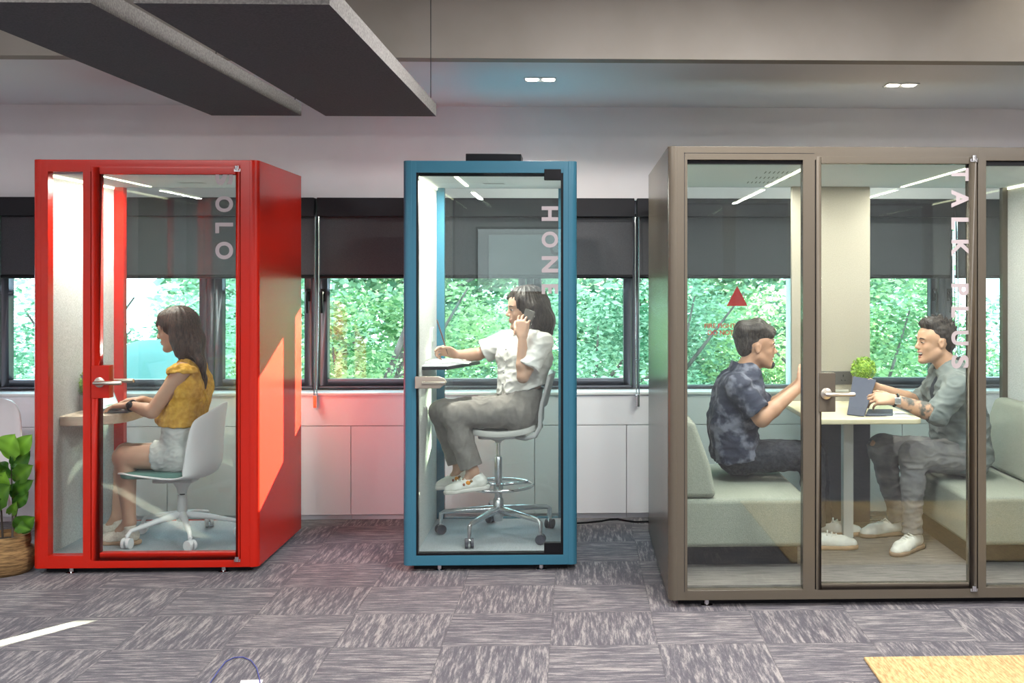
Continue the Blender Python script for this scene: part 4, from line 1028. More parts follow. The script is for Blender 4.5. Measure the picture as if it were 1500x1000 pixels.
def hand(s, w, fwd, pn, thumb, curls=(0.5, 0.55, 0.6, 0.65), sc=1.0, spread=0.06, thc=0.5, tho=0.9):
    """w wrist point, fwd direction of the hand, pn palm normal, thumb vector towards the thumb side"""
    fwd = fwd.normalized(); pn = (pn-fwd*pn.dot(fwd)).normalized(); sd = fwd.cross(pn).normalized()
    if sd.dot(thumb) < 0: sd = -sd
    curls = curls if isinstance(curls, (tuple, list)) else (curls,)*4
    tips = []
    for i, (L_, r) in enumerate(FING):
        o = (0.030-0.020*i)*sc
        kn = w+fwd*(0.088-0.003*abs(i-1)-(0.006 if i == 3 else 0))*sc+sd*o
        s.cone(w+sd*o*0.55+fwd*0.01, kn, 0.0165*sc, 0.0125*sc, k=0.01)
        ax = sd.cross(fwd); ax = fwd.cross(pn).normalized()
        d = (fwd+sd*spread*(1.5-i)).normalized(); c = curls[i]; p = kn
        for j, fr in enumerate((0.45, 0.31, 0.24)):
            d = rotv(d, ax, c*(1.0, 1.1, 0.6)[j]); q = p+d*L_*fr*sc
            s.cone(p, q, r*sc*(1.06-0.1*j), r*sc*(0.97-0.1*j), k=0.004); p = q
        tips.append(p)
    b = w+fwd*0.022*sc+sd*0.022*sc; d = (fwd*0.65+sd*tho+pn*0.35).normalized(); ax = fwd.cross(pn).normalized()
    p = b; s.cone(w+fwd*0.01, b+d*0.02*sc, 0.016*sc, 0.0145*sc, k=0.01)
    for j, (L_, r) in enumerate(((0.042, 0.0125), (0.032, 0.0100), (0.026, 0.0085))):
        q = p+d*L_*sc; s.cone(p, q, r*sc, r*0.94*sc, k=0.006); p = q
        d = (d+fwd*0.25*thc+pn*0.35*thc-sd*0.2*thc).normalized()
    return tips, p
def head(s, c, fwd, up, sc=1.0, man=False, smile=False):
    fwd = fwd.normalized(); up = (up-fwd*up.dot(fwd)).normalized(); sd = fwd.cross(up).normalized(); A = (fwd, sd, up)
    def q(a, b, u): return c+fwd*a*sc+sd*b*sc+up*u*sc
    E = lambda p, r, **k: s.ell(p, [x*sc for x in r], A, **k)
    E(q(-0.012, 0, 0.028), (0.094, 0.075, 0.085), k=0.01)                # cranium
    E(q(0.034, 0, -0.030), (0.056, 0.056, 0.078), k=0.02)                # face
    E(q(0.030, 0, 0.035), (0.058, 0.062, 0.055), k=0.02)                 # forehead
    jw = 0.050 if man else 0.044
    for b in (-1, 1):
        s.cone(q(0.0, b*jw, -0.050), q(0.066, b*0.014, -0.096), 0.020*sc, 0.015*sc, k=0.025)   # jaw
        E(q(0.052, b*0.034, -0.022), (0.024, 0.020, 0.020), k=0.015)      # cheek
        s.cone(q(0.083, b*0.014, 0.020), q(0.072, b*0.044, 0.022), 0.008*sc, 0.007*sc, k=0.012)  # brow
        E(q(0.090, b*0.030, 0.003), (0.012, 0.015, 0.010), k=0.010, op='sub')
        E(q(0.074, b*0.030, 0.003), (0.0125, 0.0125, 0.0125), k=0.003)
        # ear
        E(q(-0.006, b*0.074, -0.005), (0.017, 0.009, 0.029), k=0.004); E(q(0.000, b*0.082, -0.003), (0.008, 0.006, 0.016), k=0.003, op='sub')
        E(q(0.093, b*0.009, -0.028), (0.008, 0.0075, 0.0065), k=0.005)   # nostril wing
    s.cone(q(0.084, 0, 0.012), q(0.103, 0, -0.022), 0.0065*sc, 0.010*sc, k=0.008)                # nose
    E(q(0.076, 0, -0.095), (0.018, 0.020, 0.016), k=0.012)               # chin
    dz_ = 0.009 if smile else 0.0
    E(q(0.086, 0, -0.052+dz_*0.4), (0.012, 0.024, 0.007), k=0.006)       # upper lip
    E(q(0.084, 0, -0.064-dz_), (0.011, 0.019, 0.007), k=0.006)           # lower lip
    if smile: E(q(0.094, 0, -0.061), (0.020, 0.026, 0.0125), k=0.003, op='sub')
    else: E(q(0.1, 0, -0.0585), (0.012, 0.022, 0.0012), k=0.002, op='sub')
    return q, A
m_eyew = mat('eye_white', (0.55, 0.52, 0.50), 0.2); m_iris = mat('dark_iris', (0.02, 0.012, 0.01), 0.2); m_lip = mat('lip_tone', (0.42, 0.13, 0.11), 0.5)
m_hairB = nz(mat('black_hair', (0.02, 0.015, 0.013), 0.5, spec=0.3), 60, (0.010, 0.008, 0.008), (0.05, 0.038, 0.032), vec=(3, 3, 0.4), bump=0.6)
m_hairW = nz(mat('dark_brown_hair', (0.04, 0.02, 0.015), 0.5, spec=0.3), 60, (0.014, 0.008, 0.007), (0.075, 0.043, 0.03), vec=(3, 3, 0.35), bump=0.6)
def face_bits(root, q, A, sc, hairm, smile=False, brow=True):
    fwd, sd, up = A
    R = Matrix((fwd, sd, up)).transposed()
    def ob(c, r, nm, m, par):
        mb = MB().ball((0, 0, 0), [x*sc for x in r], 12, 8); mb.v = [q(*c)+R@v for v in mb.v]
        return mb.build(nm, m, par, smooth='all')
    sq = 0.6 if smile else 1.0
    for b in (-1, 1):
        e = ob((0.0770, b*0.030, 0.002), (0.0126, 0.0124, 0.0048*sq), 'eye', m_eyew, root)
        ob((0.0835, b*0.031, 0.002), (0.0066, 0.0078, 0.0050*sq), 'iris', m_iris, e)
        MB().tube([q(0.0905, b*0.019, 0.0055*sq), q(0.0915, b*0.029, 0.0078*sq), q(0.0835, b*0.042, 0.004)], [0.0008*sc, 0.0016*sc, 0.001*sc], 6).build('eyelash', hairm, e, smooth='all')
        if brow: MB().tube([q(0.090, b*0.013, 0.0205), q(0.090, b*0.028, 0.0255), q(0.078, b*0.047, 0.0215)], [0.003*sc, 0.0036*sc, 0.0018*sc], 8).build('eyebrow', hairm, root, smooth='all')
    if smile:
        ob((0.0835, 0, -0.0560), (0.0085, 0.0225, 0.0062), 'teeth', mat('teeth', (0.85, 0.83, 0.78), 0.3), root)
        ob((0.0790, 0, -0.0620), (0.0080, 0.0230, 0.0095), 'mouth', mat('mouth_dark', (0.12, 0.02, 0.02), 0.6), root)
        L2 = ((0.0900, -0.0480, 0.024, 0.0038), (0.0870, -0.0745, 0.019, 0.0045))
    else: L2 = ((0.0925, -0.0525, 0.019, 0.0042), (0.0905, -0.0635, 0.016, 0.0048))
    for (a, z, w, h) in L2: ob((a, 0, z), (0.006, w, h), 'lip', m_lip, root)
def torso(s, hip, waist, chest, neck, sh, sv_h, sv_c, W_, R_, e=0.0, k=0.02, upper=True, lower=True):
    """W_ half offsets (hip, waist, chest); R_ radii; e extra thickness; sh = (near, far) shoulder points"""
    for t_ in (-1, 0, 1):
        h_, w_, c_ = hip+sv_h*W_[0]*t_, waist+(sv_h+sv_c)*0.5*W_[1]*t_, chest+sv_c*W_[2]*t_
        if lower: s.cone(h_, w_, R_[0]+e, R_[1]+e, k=k)
        if upper:
            s.cone(w_, c_, R_[1]+e, R_[2]+e, k=k)
            s.cone(c_, neck.lerp(chest, 0.28)+sv_c*W_[2]*0.75*t_, R_[2]+e, R_[2]*0.62+e, k=k)
    if upper:
        for q_ in sh:
            s.cone(chest.lerp(q_, 0.35), q_, R_[2]*0.72+e, R_[3]+e, k=k); s.cone(neck.lerp(chest, 0.18), q_, 0.042+e, R_[3]*0.9+e, k=k)
def skinmat(name, c):
    return nz(mat(name, c, 0.5, sss=0.08), 12, tuple(x*0.92 for x in c), tuple(min(1, x*1.06) for x in c))
def shoe(root, heel, toe, up, ankle, w, m_up, m_sole, name='shoe', sock=None, flower=False):
    """heel/toe: points on the sole bottom"""
    fwd = (toe-heel).normalized(); up = (up-fwd*up.dot(fwd)).normalized(); sd = fwd.cross(up)
    L_ = (toe-heel).length
    q = lambda a, b, u: heel+fwd*a*L_+sd*b+up*u
    pts = [heel, toe, ankle]; lo = [min(p[i] for p in pts)-0.07 for i in range(3)]; hi = [max(p[i] for p in pts)+0.07 for i in range(3)]
    s = SDF(lo, hi, 0.004)
    s.chain([q(0.12, 0, 0.045), q(0.45, 0, 0.040), q(0.72, 0, 0.026), q(0.90, 0, 0.022)], [w*0.82, w*0.86, w*0.95, w*0.72], k=0.015)
    s.cone(q(0.15, 0, 0.05), ankle.lerp(q(0.2, 0, 0.06), 0.35), w*0.8, w*0.86, k=0.012)
    s.cone(q(0.30, 0, 0.07), q(0.62, 0, 0.045), w*0.55, w*0.5, k=0.012)
    s.plane(q(0, 0, 0.018), -up); s.plane(ankle.lerp(q(0.15, 0, 0.06), 0.30)+up*0.0, (ankle-q(0.15, 0, 0)).normalized(), 0.006)
    o = s.mesh(name, m_up, root, lambda p: 0.0012*mnoise.noise(p*60))
    s = SDF(lo, hi, 0.004)
    for a, b_ in (((0.10, 0), (0.5, 0)), ((0.5, 0), (0.78, 0.004)), ((0.78, 0.004), (0.90, 0.0))):
        r1 = w*0.98 if a[0] < 0.2 else w*(0.90 if a[0] < 0.6 else 1.05); r2 = w*0.90 if b_[0] < 0.6 else w*(1.05 if b_[0] < 0.85 else 0.85)
        s.cone(q(a[0], a[1], 0.012), q(b_[0], b_[1], 0.012), r1, r2, k=0.01)
    s.plane(q(0, 0, 0.022), up, 0.004); s.plane(q(0, 0, 0.0), -up, 0.004)
    s.mesh('sole', m_sole, o)
    mb = MB()
    for i in range(5):
        a = 0.40+i*0.085; z = 0.086-i*0.0085
        mb.tube([q(a, -w*0.62, z-0.010), q(a+0.03, 0, z+0.008), q(a, w*0.62, z-0.010)], 0.0042, 6)
    mb.build('laces', m_up, o, smooth='all')
    if flower:
        for (a, z, cc, r) in ((0.42, 0.052, (0.75, 0.28, 0.02), 0.013), (0.52, 0.046, (0.30, 0.10, 0.05), 0.008), (0.34, 0.060, (0.25, 0.14, 0.05), 0.008)):
            c = q(a, 0, z)-sd*0 ; side = -1 if sd.y > 0 else 1
            c = q(a, side*w*0.86, z)
            MB().ball(c, (r, 0.006, r), 10, 6).build('flower_print', mat('flower_%d' % int(r*1000+z*1000), cc, 0.7), o, smooth='all')
    return o
def limb(s, a, b, c, r, e=0.0, k=0.012, bulge=True):
    s.cone(a, b, r[0]+e, r[1]+e, k=k)
    if bulge: s.chain([b, b.lerp(c, 0.3), c], [r[1]*0.97+e, r[2]+e, r[3]+e], k=k)
    else: s.cone(b, c, r[1]+e, r[3]+e, k=k)

def bounds(pts, m): return [min(p[i] for p in pts)-m for i in range(3)], [max(p[i] for p in pts)+m for i in range(3)]

# ---------------------------------------------------------------- woman typing in the red booth
def woman_red():
    J = P; f = V3(-1, 0, 0)
    Yn, Yf, Yc = 5.90, 6.18, 6.04
    t = thing('person', 'woman with long brown hair in a mustard top and pale shorts typing at a desk', 'person', (J(270, 690, Yc).x, Yc, ZIF))
    sk = skinmat('skin_warm', (0.50, 0.29, 0.20)); sv = V3(0, 1, 0)
    hip, waist, chest, neck = J(272, 664, Yc), J(268, 618, Yc), J(277, 565, Yc), J(281, 530, Yc)
    shn, shf = J(266, 544, Yn+0.01), J(275, 544, Yf)
    eln, elf, wrn, wrf = J(223, 603, Yn-0.02), J(238, 598, Yf+0.02), J(190, 593, 5.93), J(209, 585, 6.14)
    hn, hf = J(274, 668, 5.95), J(274, 668, 6.13)
    kn, kf = J(182, 670, 5.94), J(186, 664, 6.12)
    an, af = J(190, 764, 5.93), J(172, 757, 6.10)
    hc = J(258, 482, Yc); hf_ = V3(-1, 0, -0.22); hu = V3(-0.22, 0, 1)
    lo, hi = bounds([hip, neck, hc, kn, an, af, wrn, wrf, J(140, 600, Yc)], 0.16)
    s = SDF(lo, hi, 0.005)
    Wd, Rd = (0.075, 0.055, 0.07), (0.098, 0.078, 0.088, 0.046)
    torso(s, hip, waist, chest, neck, (shn, shf), sv, sv, Wd, Rd)
    s.cone(neck, hc+V3(0.02, 0, -0.05), 0.047, 0.045, k=0.02)
    q, A = head(s, hc, hf_, hu, 1.0)
    limb(s, hn, kn, an, (0.082, 0.056, 0.052, 0.031)); limb(s, hf, kf, af, (0.082, 0.056, 0.052, 0.031))
    s.ell(kn+V3(-0.012, 0, 0.005), (0.045, 0.046, 0.05), k=0.02); s.ell(kf+V3(-0.012, 0, 0.005), (0.045, 0.046, 0.05), k=0.02)
    for (a_, d_) in ((an, J(160, 782, 5.93)), (af, J(150, 773, 6.10))): s.cone(a_, a_.lerp(d_, 0.5)+V3(0, 0, -0.02), 0.030, 0.026, k=0.02)
    limb(s, shn, eln, wrn, (0.044, 0.036, 0.035, 0.023)); limb(s, shf, elf, wrf, (0.044, 0.036, 0.035, 0.023))
    hand(s, wrn, V3(-1, 0.05, -0.06), V3(0, 0, -1), V3(0, 1, 0), (0.28, 0.26, 0.28, 0.34), 0.93, thc=0.3)
    hand(s, wrf, V3(-1, -0.1, -0.02), V3(0, 0, -1), V3(0, -1, 0), (0.38, 0.34, 0.36, 0.42), 0.93, thc=0.3)
    s.mesh('body', sk, t)
    face_bits(t, q, A, 1.0, m_hairW)
    # hair
    lo, hi = bounds([hc, J(300, 570, Yc)], 0.16); s = SDF(lo, hi, 0.005)
    fw, sd, up = A
    s.ell(q(-0.020, 0, 0.034), (0.106, 0.087, 0.092), A, k=0.02)
    s.cone(q(0.045, 0, 0.078), q(0.084, 0, 0.040), 0.036, 0.017, k=0.015)
    for b in (-1, 1):
        s.cone(q(0.040, b*0.035, 0.07), q(0.076, b*0.026, 0.040), 0.030, 0.016, k=0.012)
        s.chain([q(0.0, b*0.066, 0.03), q(-0.014, b*0.072, -0.06), q(-0.026, b*0.070, -0.14), q(-0.034, b*0.055, -0.185)], [0.026, 0.028, 0.028, 0.012], k=0.02)
        s.chain([q(-0.05, b*0.05, 0.0), q(-0.045, b*0.058, -0.10), q(-0.05, b*0.05, -0.165)], [0.05, 0.047, 0.026], k=0.03)
    s.chain([q(-0.075, 0, 0.02), q(-0.085, 0, -0.08), J(291, 535, 6.02), J(297, 555, 6.0), J(300, 568, 5.99)], [0.055, 0.05, 0.034, 0.02, 0.008], k=0.03)
    s.ell(q(0.085, 0, -0.045), (0.052, 0.085, 0.078), A, k=0.006, op='sub')
    s.chain([q(-0.075, -0.03, 0.0), J(284, 510, 5.97), J(294, 530, 5.94), J(299, 553, 5.95)], [0.04, 0.035, 0.02, 0.010], k=0.02)
    def strands(p):
        a = math.atan2(p.y-hc.y, p.x-hc.x-0.0); return 0.005*mnoise.noise(Vector((a*9, p.z*5, 1)))+0.0028*mnoise.noise(Vector((a*26, p.z*7, p.x*8)))
    s.mesh('hair', m_hairW, t, strands)
    # top: mustard, ruffled shoulders, gathered waist, tied back
    m = nz(mat('mustard_cotton', (0.62, 0.33, 0.035), 0.85), 45, (0.50, 0.25, 0.02), (0.70, 0.40, 0.06), bump=0.5)
    lo, hi = bounds([hip, neck, shn, shf], 0.16); s = SDF(lo, hi, 0.005)
    torso(s, hip, waist, chest, neck, (shn.lerp(chest, 0.12), shf.lerp(chest, 0.12)), sv, sv, Wd, (0.098, 0.090, 0.094, 0.045), 0.010)
    s.ell(waist+V3(-0.015, 0, 0.025), (0.125, 0.15, 0.06), k=0.03)
    s.plane(waist+V3(0, 0, -0.012), (0, 0, -1)); 
    # neckline scoop, low at the back
    s.ell(neck+V3(0.03, 0, 0.035), (0.10, 0.085, 0.085), k=0.008, op='sub'); s.ell(chest+V3(0.12, -0.02, 0.10), (0.05, 0.05, 0.11), k=0.008, op='sub')
    s.cone(shn, eln, 0.052, 0.046, k=0.004, op='sub'); s.cone(shf, elf, 0.052, 0.046, k=0.004, op='sub')
    top = s.mesh('top', m, t, folds(0.006, 16, 16, 5))
    for sh, sg in ((shn, -1), (shf, 1)):
        s = SDF(*bounds([sh], 0.13), 0.004)
        s.ell(sh+V3(0.005, sg*0.010, 0.0), (0.084, 0.050, 0.046), k=0.01)
        s.ell(sh+V3(0.0, sg*0.022, -0.045), (0.080, 0.055, 0.050), k=0.008, op='sub')
        s.plane(sh+V3(0, 0, -0.026), (0.25, 0, -1))
        s.mesh('ruffle_sleeve', m, top, lambda p: 0.009*mnoise.noise(p*38)+0.003*mnoise.noise(p*90))
    mb = MB()
    for a_, b_ in (((300, 578), (291, 590)), ((299, 572), (305, 590)), ((300, 576), (296, 596))):
        mb.tube([J(*a_, 5.93), J((a_[0]+b_[0])/2+2, (a_[1]+b_[1])/2, 5.91), J(*b_, 5.92)], [0.006, 0.009, 0.004], 8)
    mb.build('back_tie', m, top, smooth='all')
    # shorts
    m = nz(mat('pale_denim', (0.45, 0.45, 0.44), 0.85), 14, (0.42, 0.43, 0.43), (0.52, 0.52, 0.50), bump=0.1)
    lo, hi = bounds([hip, waist, J(215, 665, Yc)], 0.18); s = SDF(lo, hi, 0.005)
    torso(s, hip, waist, chest, neck, (shn, shf), sv, sv, Wd, (0.104, 0.082, 0.09, 0.045), 0.008, upper=False)
    for h_, k_ in ((hn, kn), (hf, kf)):
        e_ = h_.lerp(k_, 0.52); s.cone(h_, e_, 0.092, 0.080, k=0.02, cut=[(e_+V3(0.0, 0, 0), (-1, 0, -0.12))])
    s.plane(waist+V3(0, 0, 0.02), (0, 0, 1))
    s.mesh('shorts', m, t, folds(0.004, 18, 10, 26))
    # canvas shoes
    mw = nz(mat('cream_canvas', (0.62, 0.55, 0.47), 0.85), 120, (0.55, 0.48, 0.41), (0.68, 0.62, 0.54)); ms = mat('tan_sole', (0.42, 0.27, 0.17), 0.8)
    for a_, x0, x1, Y in ((an, 202, 146, 5.93), (af, 186, 138, 6.10)):
        h_ = J(x0, 780, Y); h_.z = ZIF+0.001; to = J(x1, 780, Y); to.z = ZIF+0.001
        shoe(t, h_, to, V3(0, 0, 1), V3(h_.x-0.05, Y, a_.z+0.0), 0.040, mw, ms)
    # watch
    mb = MB(); d = (wrn-eln).normalized(); c = wrn-d*0.012
    u = d.orthogonal().normalized(); v = d.cross(u)
    mb.tube([c+(u*math.cos(a)+v*math.sin(a))*0.0275 for a in [i*PI/10 for i in range(21)]], 0.006, 8, cap=False)
    w_ = mb.build('wristwatch', m_black, t, smooth='all')
    MB().lathe([(0.001, -0.006), (0.017, -0.006), (0.018, 0.004), (0.014, 0.006), (0.001, 0.006)], (c.x, c.y-0.028, c.z+0.006), 20, 'y', cap=False).build('watch_face', mat('watch_dial', (0.05, 0.05, 0.055), 0.2, 0.6), w_, smooth='all')
woman_red()

# ---------------------------------------------------------------- woman on the phone in the blue booth
def woman_blue():
    J = P; Yc = 6.07
    t = thing('person', 'woman in a white shirt and grey trousers on a high stool holding a phone', 'person', (J(750, 620, Yc).x, Yc, 0.72))
    sk = skinmat('skin_fair', (0.52, 0.31, 0.22))
    hip, waist, chest, neck = J(757, 600, Yc), J(764, 560, Yc), J(768, 520, Yc), J(771, 486, Yc+0.01)
    shn, shf = J(793, 502, 5.93), J(742, 500, 6.20)
    sv_c = (shf-shn); sv_c.z = 0; sv_c.normalize(); sv_h = V3(-0.25, 1, 0).normalized()
    eln, wrn = J(766, 552, 5.86), J(765, 494, 5.88)
    elf, wrf = J(700, 519, 6.22), J(668, 519, 6.12)
    hn, hf = J(757, 602, 5.98), J(752, 600, 6.15)
    kn, kf = J(664, 608, 5.93), J(648, 603, 6.10)
    an, af = J(693, 692, 5.94), J(674, 686, 6.09)
    hc = J(769, 452, Yc+0.0); hf_ = V3(-1, -0.28, -0.10); hu = V3(-0.06, 0, 1)
    lo, hi = bounds([hip, hc, kn, an, af, wrf, J(640, 505, 6.0), shn], 0.15)
    s = SDF(lo, hi, 0.005)
    Wd, Rd = (0.08, 0.055, 0.075), (0.100, 0.082, 0.092, 0.047)
    torso(s, hip, waist, chest, neck, (shn, shf), sv_h, sv_c, Wd, Rd)
    s.cone(neck, hc+V3(0.012, 0, -0.05), 0.047, 0.045, k=0.02)
    q, A = head(s, hc, hf_, hu, 1.0)
    limb(s, hn, kn, an, (0.084, 0.058, 0.052, 0.033)); limb(s, hf, kf, af, (0.084, 0.058, 0.052, 0.033))
    limb(s, shn, eln, wrn, (0.043, 0.032, 0.035, 0.023)); limb(s, shf, elf, wrf, (0.043, 0.034, 0.034, 0.023))
    for a_, d_ in ((an, J(672, 712, 5.94)), (af, J(655, 705, 6.09))): s.cone(a_, a_.lerp(d_, 0.5)+V3(0, 0, -0.015), 0.030, 0.026, k=0.02)
    hand(s, wrn, V3(0.02, 0.10, 1), V3(0.35, 1, 0), V3(-1, 0, 0.1), (0.50, 0.55, 0.62, 0.75), 0.95, thc=0.9, tho=0.6)
    hand(s, wrf, V3(-1, -0.1, 0.32), V3(-0.1, -0.6, -0.6), V3(0, -1, 0.6), (0.55, 0.75, 0.9, 1.0), 0.95, thc=0.9)
    s.mesh('body', sk, t)
    face_bits(t, q, A, 1.0, m_hairB)
    # hair, shoulder length
    s = SDF(*bounds([hc, J(805, 492, Yc)], 0.16), 0.005)
    s.ell(q(-0.024, 0, 0.034), (0.108, 0.090, 0.098), A, k=0.02)
    s.cone(q(0.03, 0, 0.085), q(0.060, 0.03, 0.062), 0.04, 0.030, k=0.02)
    for b in (-1, 1):
        s.chain([q(0.025, b*0.060, 0.055), q(-0.022, b*0.082, 0.0), q(-0.035, b*0.082, -0.08), q(-0.045, b*0.078, -0.135)], [0.022, 0.032, 0.034, 0.016], k=0.025)
        s.chain([q(-0.06, b*0.05, 0.0), q(-0.085, b*0.06, -0.08), q(-0.105, b*0.055, -0.15)], [0.055, 0.055, 0.024], k=0.03)
    s.chain([q(-0.08, 0, 0.01), q(-0.105, 0, -0.08), q(-0.125, 0, -0.15)], [0.06, 0.055, 0.022], k=0.03)
    s.ell(q(0.102, 0, -0.022), (0.060, 0.078, 0.092), A, k=0.012, op='sub')
    s.mesh('hair', m_hairB, t, lambda p: 0.005*mnoise.noise(Vector((math.atan2(p.y-hc.y, p.x-hc.x)*9, p.z*5, 1)))+0.0025*mnoise.noise(Vector((p.x*60, p.y*60, p.z*8))))
    # white shirt
    m = nz(mat('white_cotton', (0.72, 0.69, 0.66), 0.85), 8, (0.68, 0.65, 0.62), (0.76, 0.74, 0.72), bump=0.1)
    s = SDF(*bounds([hip, neck, shn, shf, elf, eln], 0.14), 0.005)
    torso(s, hip, waist, chest, neck, (shn, shf), sv_h, sv_c, Wd, (0.1, 0.098, 0.100, 0.052), 0.010)
    s.plane(waist+V3(0, 0, -0.035), (0.25, 0, -1))
    for a_, b_, u_ in ((shn, eln, 0.74), (shf, elf, 0.78)):
        d = (b_-a_).normalized(); e_ = a_.lerp(b_, u_)
        s.cone(a_, a_.lerp(b_, 0.9), 0.060, 0.070, k=0.015, cut=[(e_, d)])
    s.ell(neck+V3(-0.035, -0.01, 0.045), (0.065, 0.062, 0.068), k=0.006, op='sub')
    sh_ = s.mesh('shirt', m, t, folds(0.006, 9, 9, 16, 3.1))
    # collar
    s = SDF(*bounds([neck], 0.14), 0.004)
    s.cone(neck+V3(0.006, 0, 0.0), neck+V3(-0.004, 0, 0.035), 0.070, 0.062, k=0.01)
    s.cone(neck+V3(0.0, 0, -0.06), neck+V3(-0.006, 0, 0.12), 0.058, 0.052, k=0.004, op='sub'); s.plane(neck+V3(0, 0, 0.035), (0.15, 0, 1)); s.ell(neck+V3(-0.08, -0.03, 0.01), (0.05, 0.04, 0.06), k=0.004, op='sub'); s.plane(neck+V3(0, 0, -0.03), (0, 0, -1))
    s.mesh('collar', m, sh_)
    # placket buttons and pocket flap
    nrm = V3(-0.80, -0.62, 0)
    for i in range(4):
        c = chest.lerp(waist, -0.25+i*0.42)+nrm*0.118+V3(-0.005, 0, 0)
        MB().ball(c, (0.006, 0.006, 0.006), 8, 6).build('button', mat('shirt_button', (0.45, 0.43, 0.42), 0.4), sh_, smooth='all')
    # trousers
    m = nz(mat('grey_trousers', (0.2, 0.18, 0.165), 0.85), 30, (0.185, 0.168, 0.155), (0.225, 0.205, 0.19), bump=0.15)
    s = SDF(*bounds([hip, waist, kn, kf, an, af], 0.14), 0.005)
    torso(s, hip, waist, chest, neck, (shn, shf), sv_h, sv_c, Wd, (0.106, 0.088, 0.09, 0.045), 0.009, upper=False)
    s.plane(waist+V3(0, 0, -0.005), (0.2, 0, 1))
    for h_, k_, a_ in ((hn, kn, an), (hf, kf, af)):
        e_ = k_.lerp(a_, 0.90); d = (a_-k_).normalized()
        s.cone(h_, k_, 0.094, 0.070, k=0.02); s.ell(k_+V3(-0.006, 0, 0.004), (0.066, 0.062, 0.062), k=0.02)
        s.chain([k_, k_.lerp(a_, 0.4), a_.lerp(k_, -0.1)], [0.066, 0.065, 0.058], k=0.02, cut=[(e_, d)])
    s.mesh('trousers', m, t, folds(0.005, 14, 14, 9, 7.7))
    mw = mat('white_leather', (0.76, 0.74, 0.70), 0.5); ms = mat('white_rubber', (0.66, 0.63, 0.60), 0.6)
    h_, to = J(714, 716, 5.94), J(653, 724, 5.94); shoe(t, h_, to, V3(0.1, 0, 1), an+V3(0.01, 0, 0), 0.040, mw, ms, flower=True)
    h_, to = J(694, 710, 6.09), J(641, 717, 6.09); shoe(t, h_, to, V3(0.1, 0, 1), af+V3(0.01, 0, 0), 0.040, mw, ms, flower=True)
    # phone and pen: things held
    c = wrn+V3(0.022, 0.038, 0.085)
    mb = MB().box(-0.005, 0.005, -0.032, 0.032, -0.064, 0.064)
    R = Matrix.Rotation(0.35, 3, 'Y') @ Matrix.Rotation(1.1, 3, 'Z')
    mb.v = [c+R@v for v in mb.v]
    ph = mb.build('phone_body', mat('phone_case', (0.10, 0.095, 0.09), 0.4, spec=0.3), None, bevel=0.004)
    r2 = thing('smartphone', 'smartphone in a dark pale-spotted case held to the ear of the woman in white', 'phone', c)
    me = ph.data; me.transform(Matrix.Translation(-c)); ph.parent = r2
    mb = MB()
    for i in range(9):
        mb.ball(c+R@V3(0.007, -0.024+0.024*(i % 3), -0.05+0.045*(i//3)), (0.007, 0.007, 0.009), 8, 6)
    mb.build('case_spots', mat('pale_spots', (0.6, 0.57, 0.55), 0.5), r2, smooth='all')
    a = J(652, 506, 6.05); b = J(640, 468, 6.03)
    pn = MB().tube([a.lerp(b, -0.35), a, a.lerp(b, 0.9), b], [0.0015, 0.004, 0.004, 0.003], 8).build('pencil', mat('pen_brown', (0.12, 0.06, 0.04), 0.4), None, smooth='all')
    tag(pn, 'slim dark pencil held up in the raised hand above the notebook', 'pencil')
woman_blue()

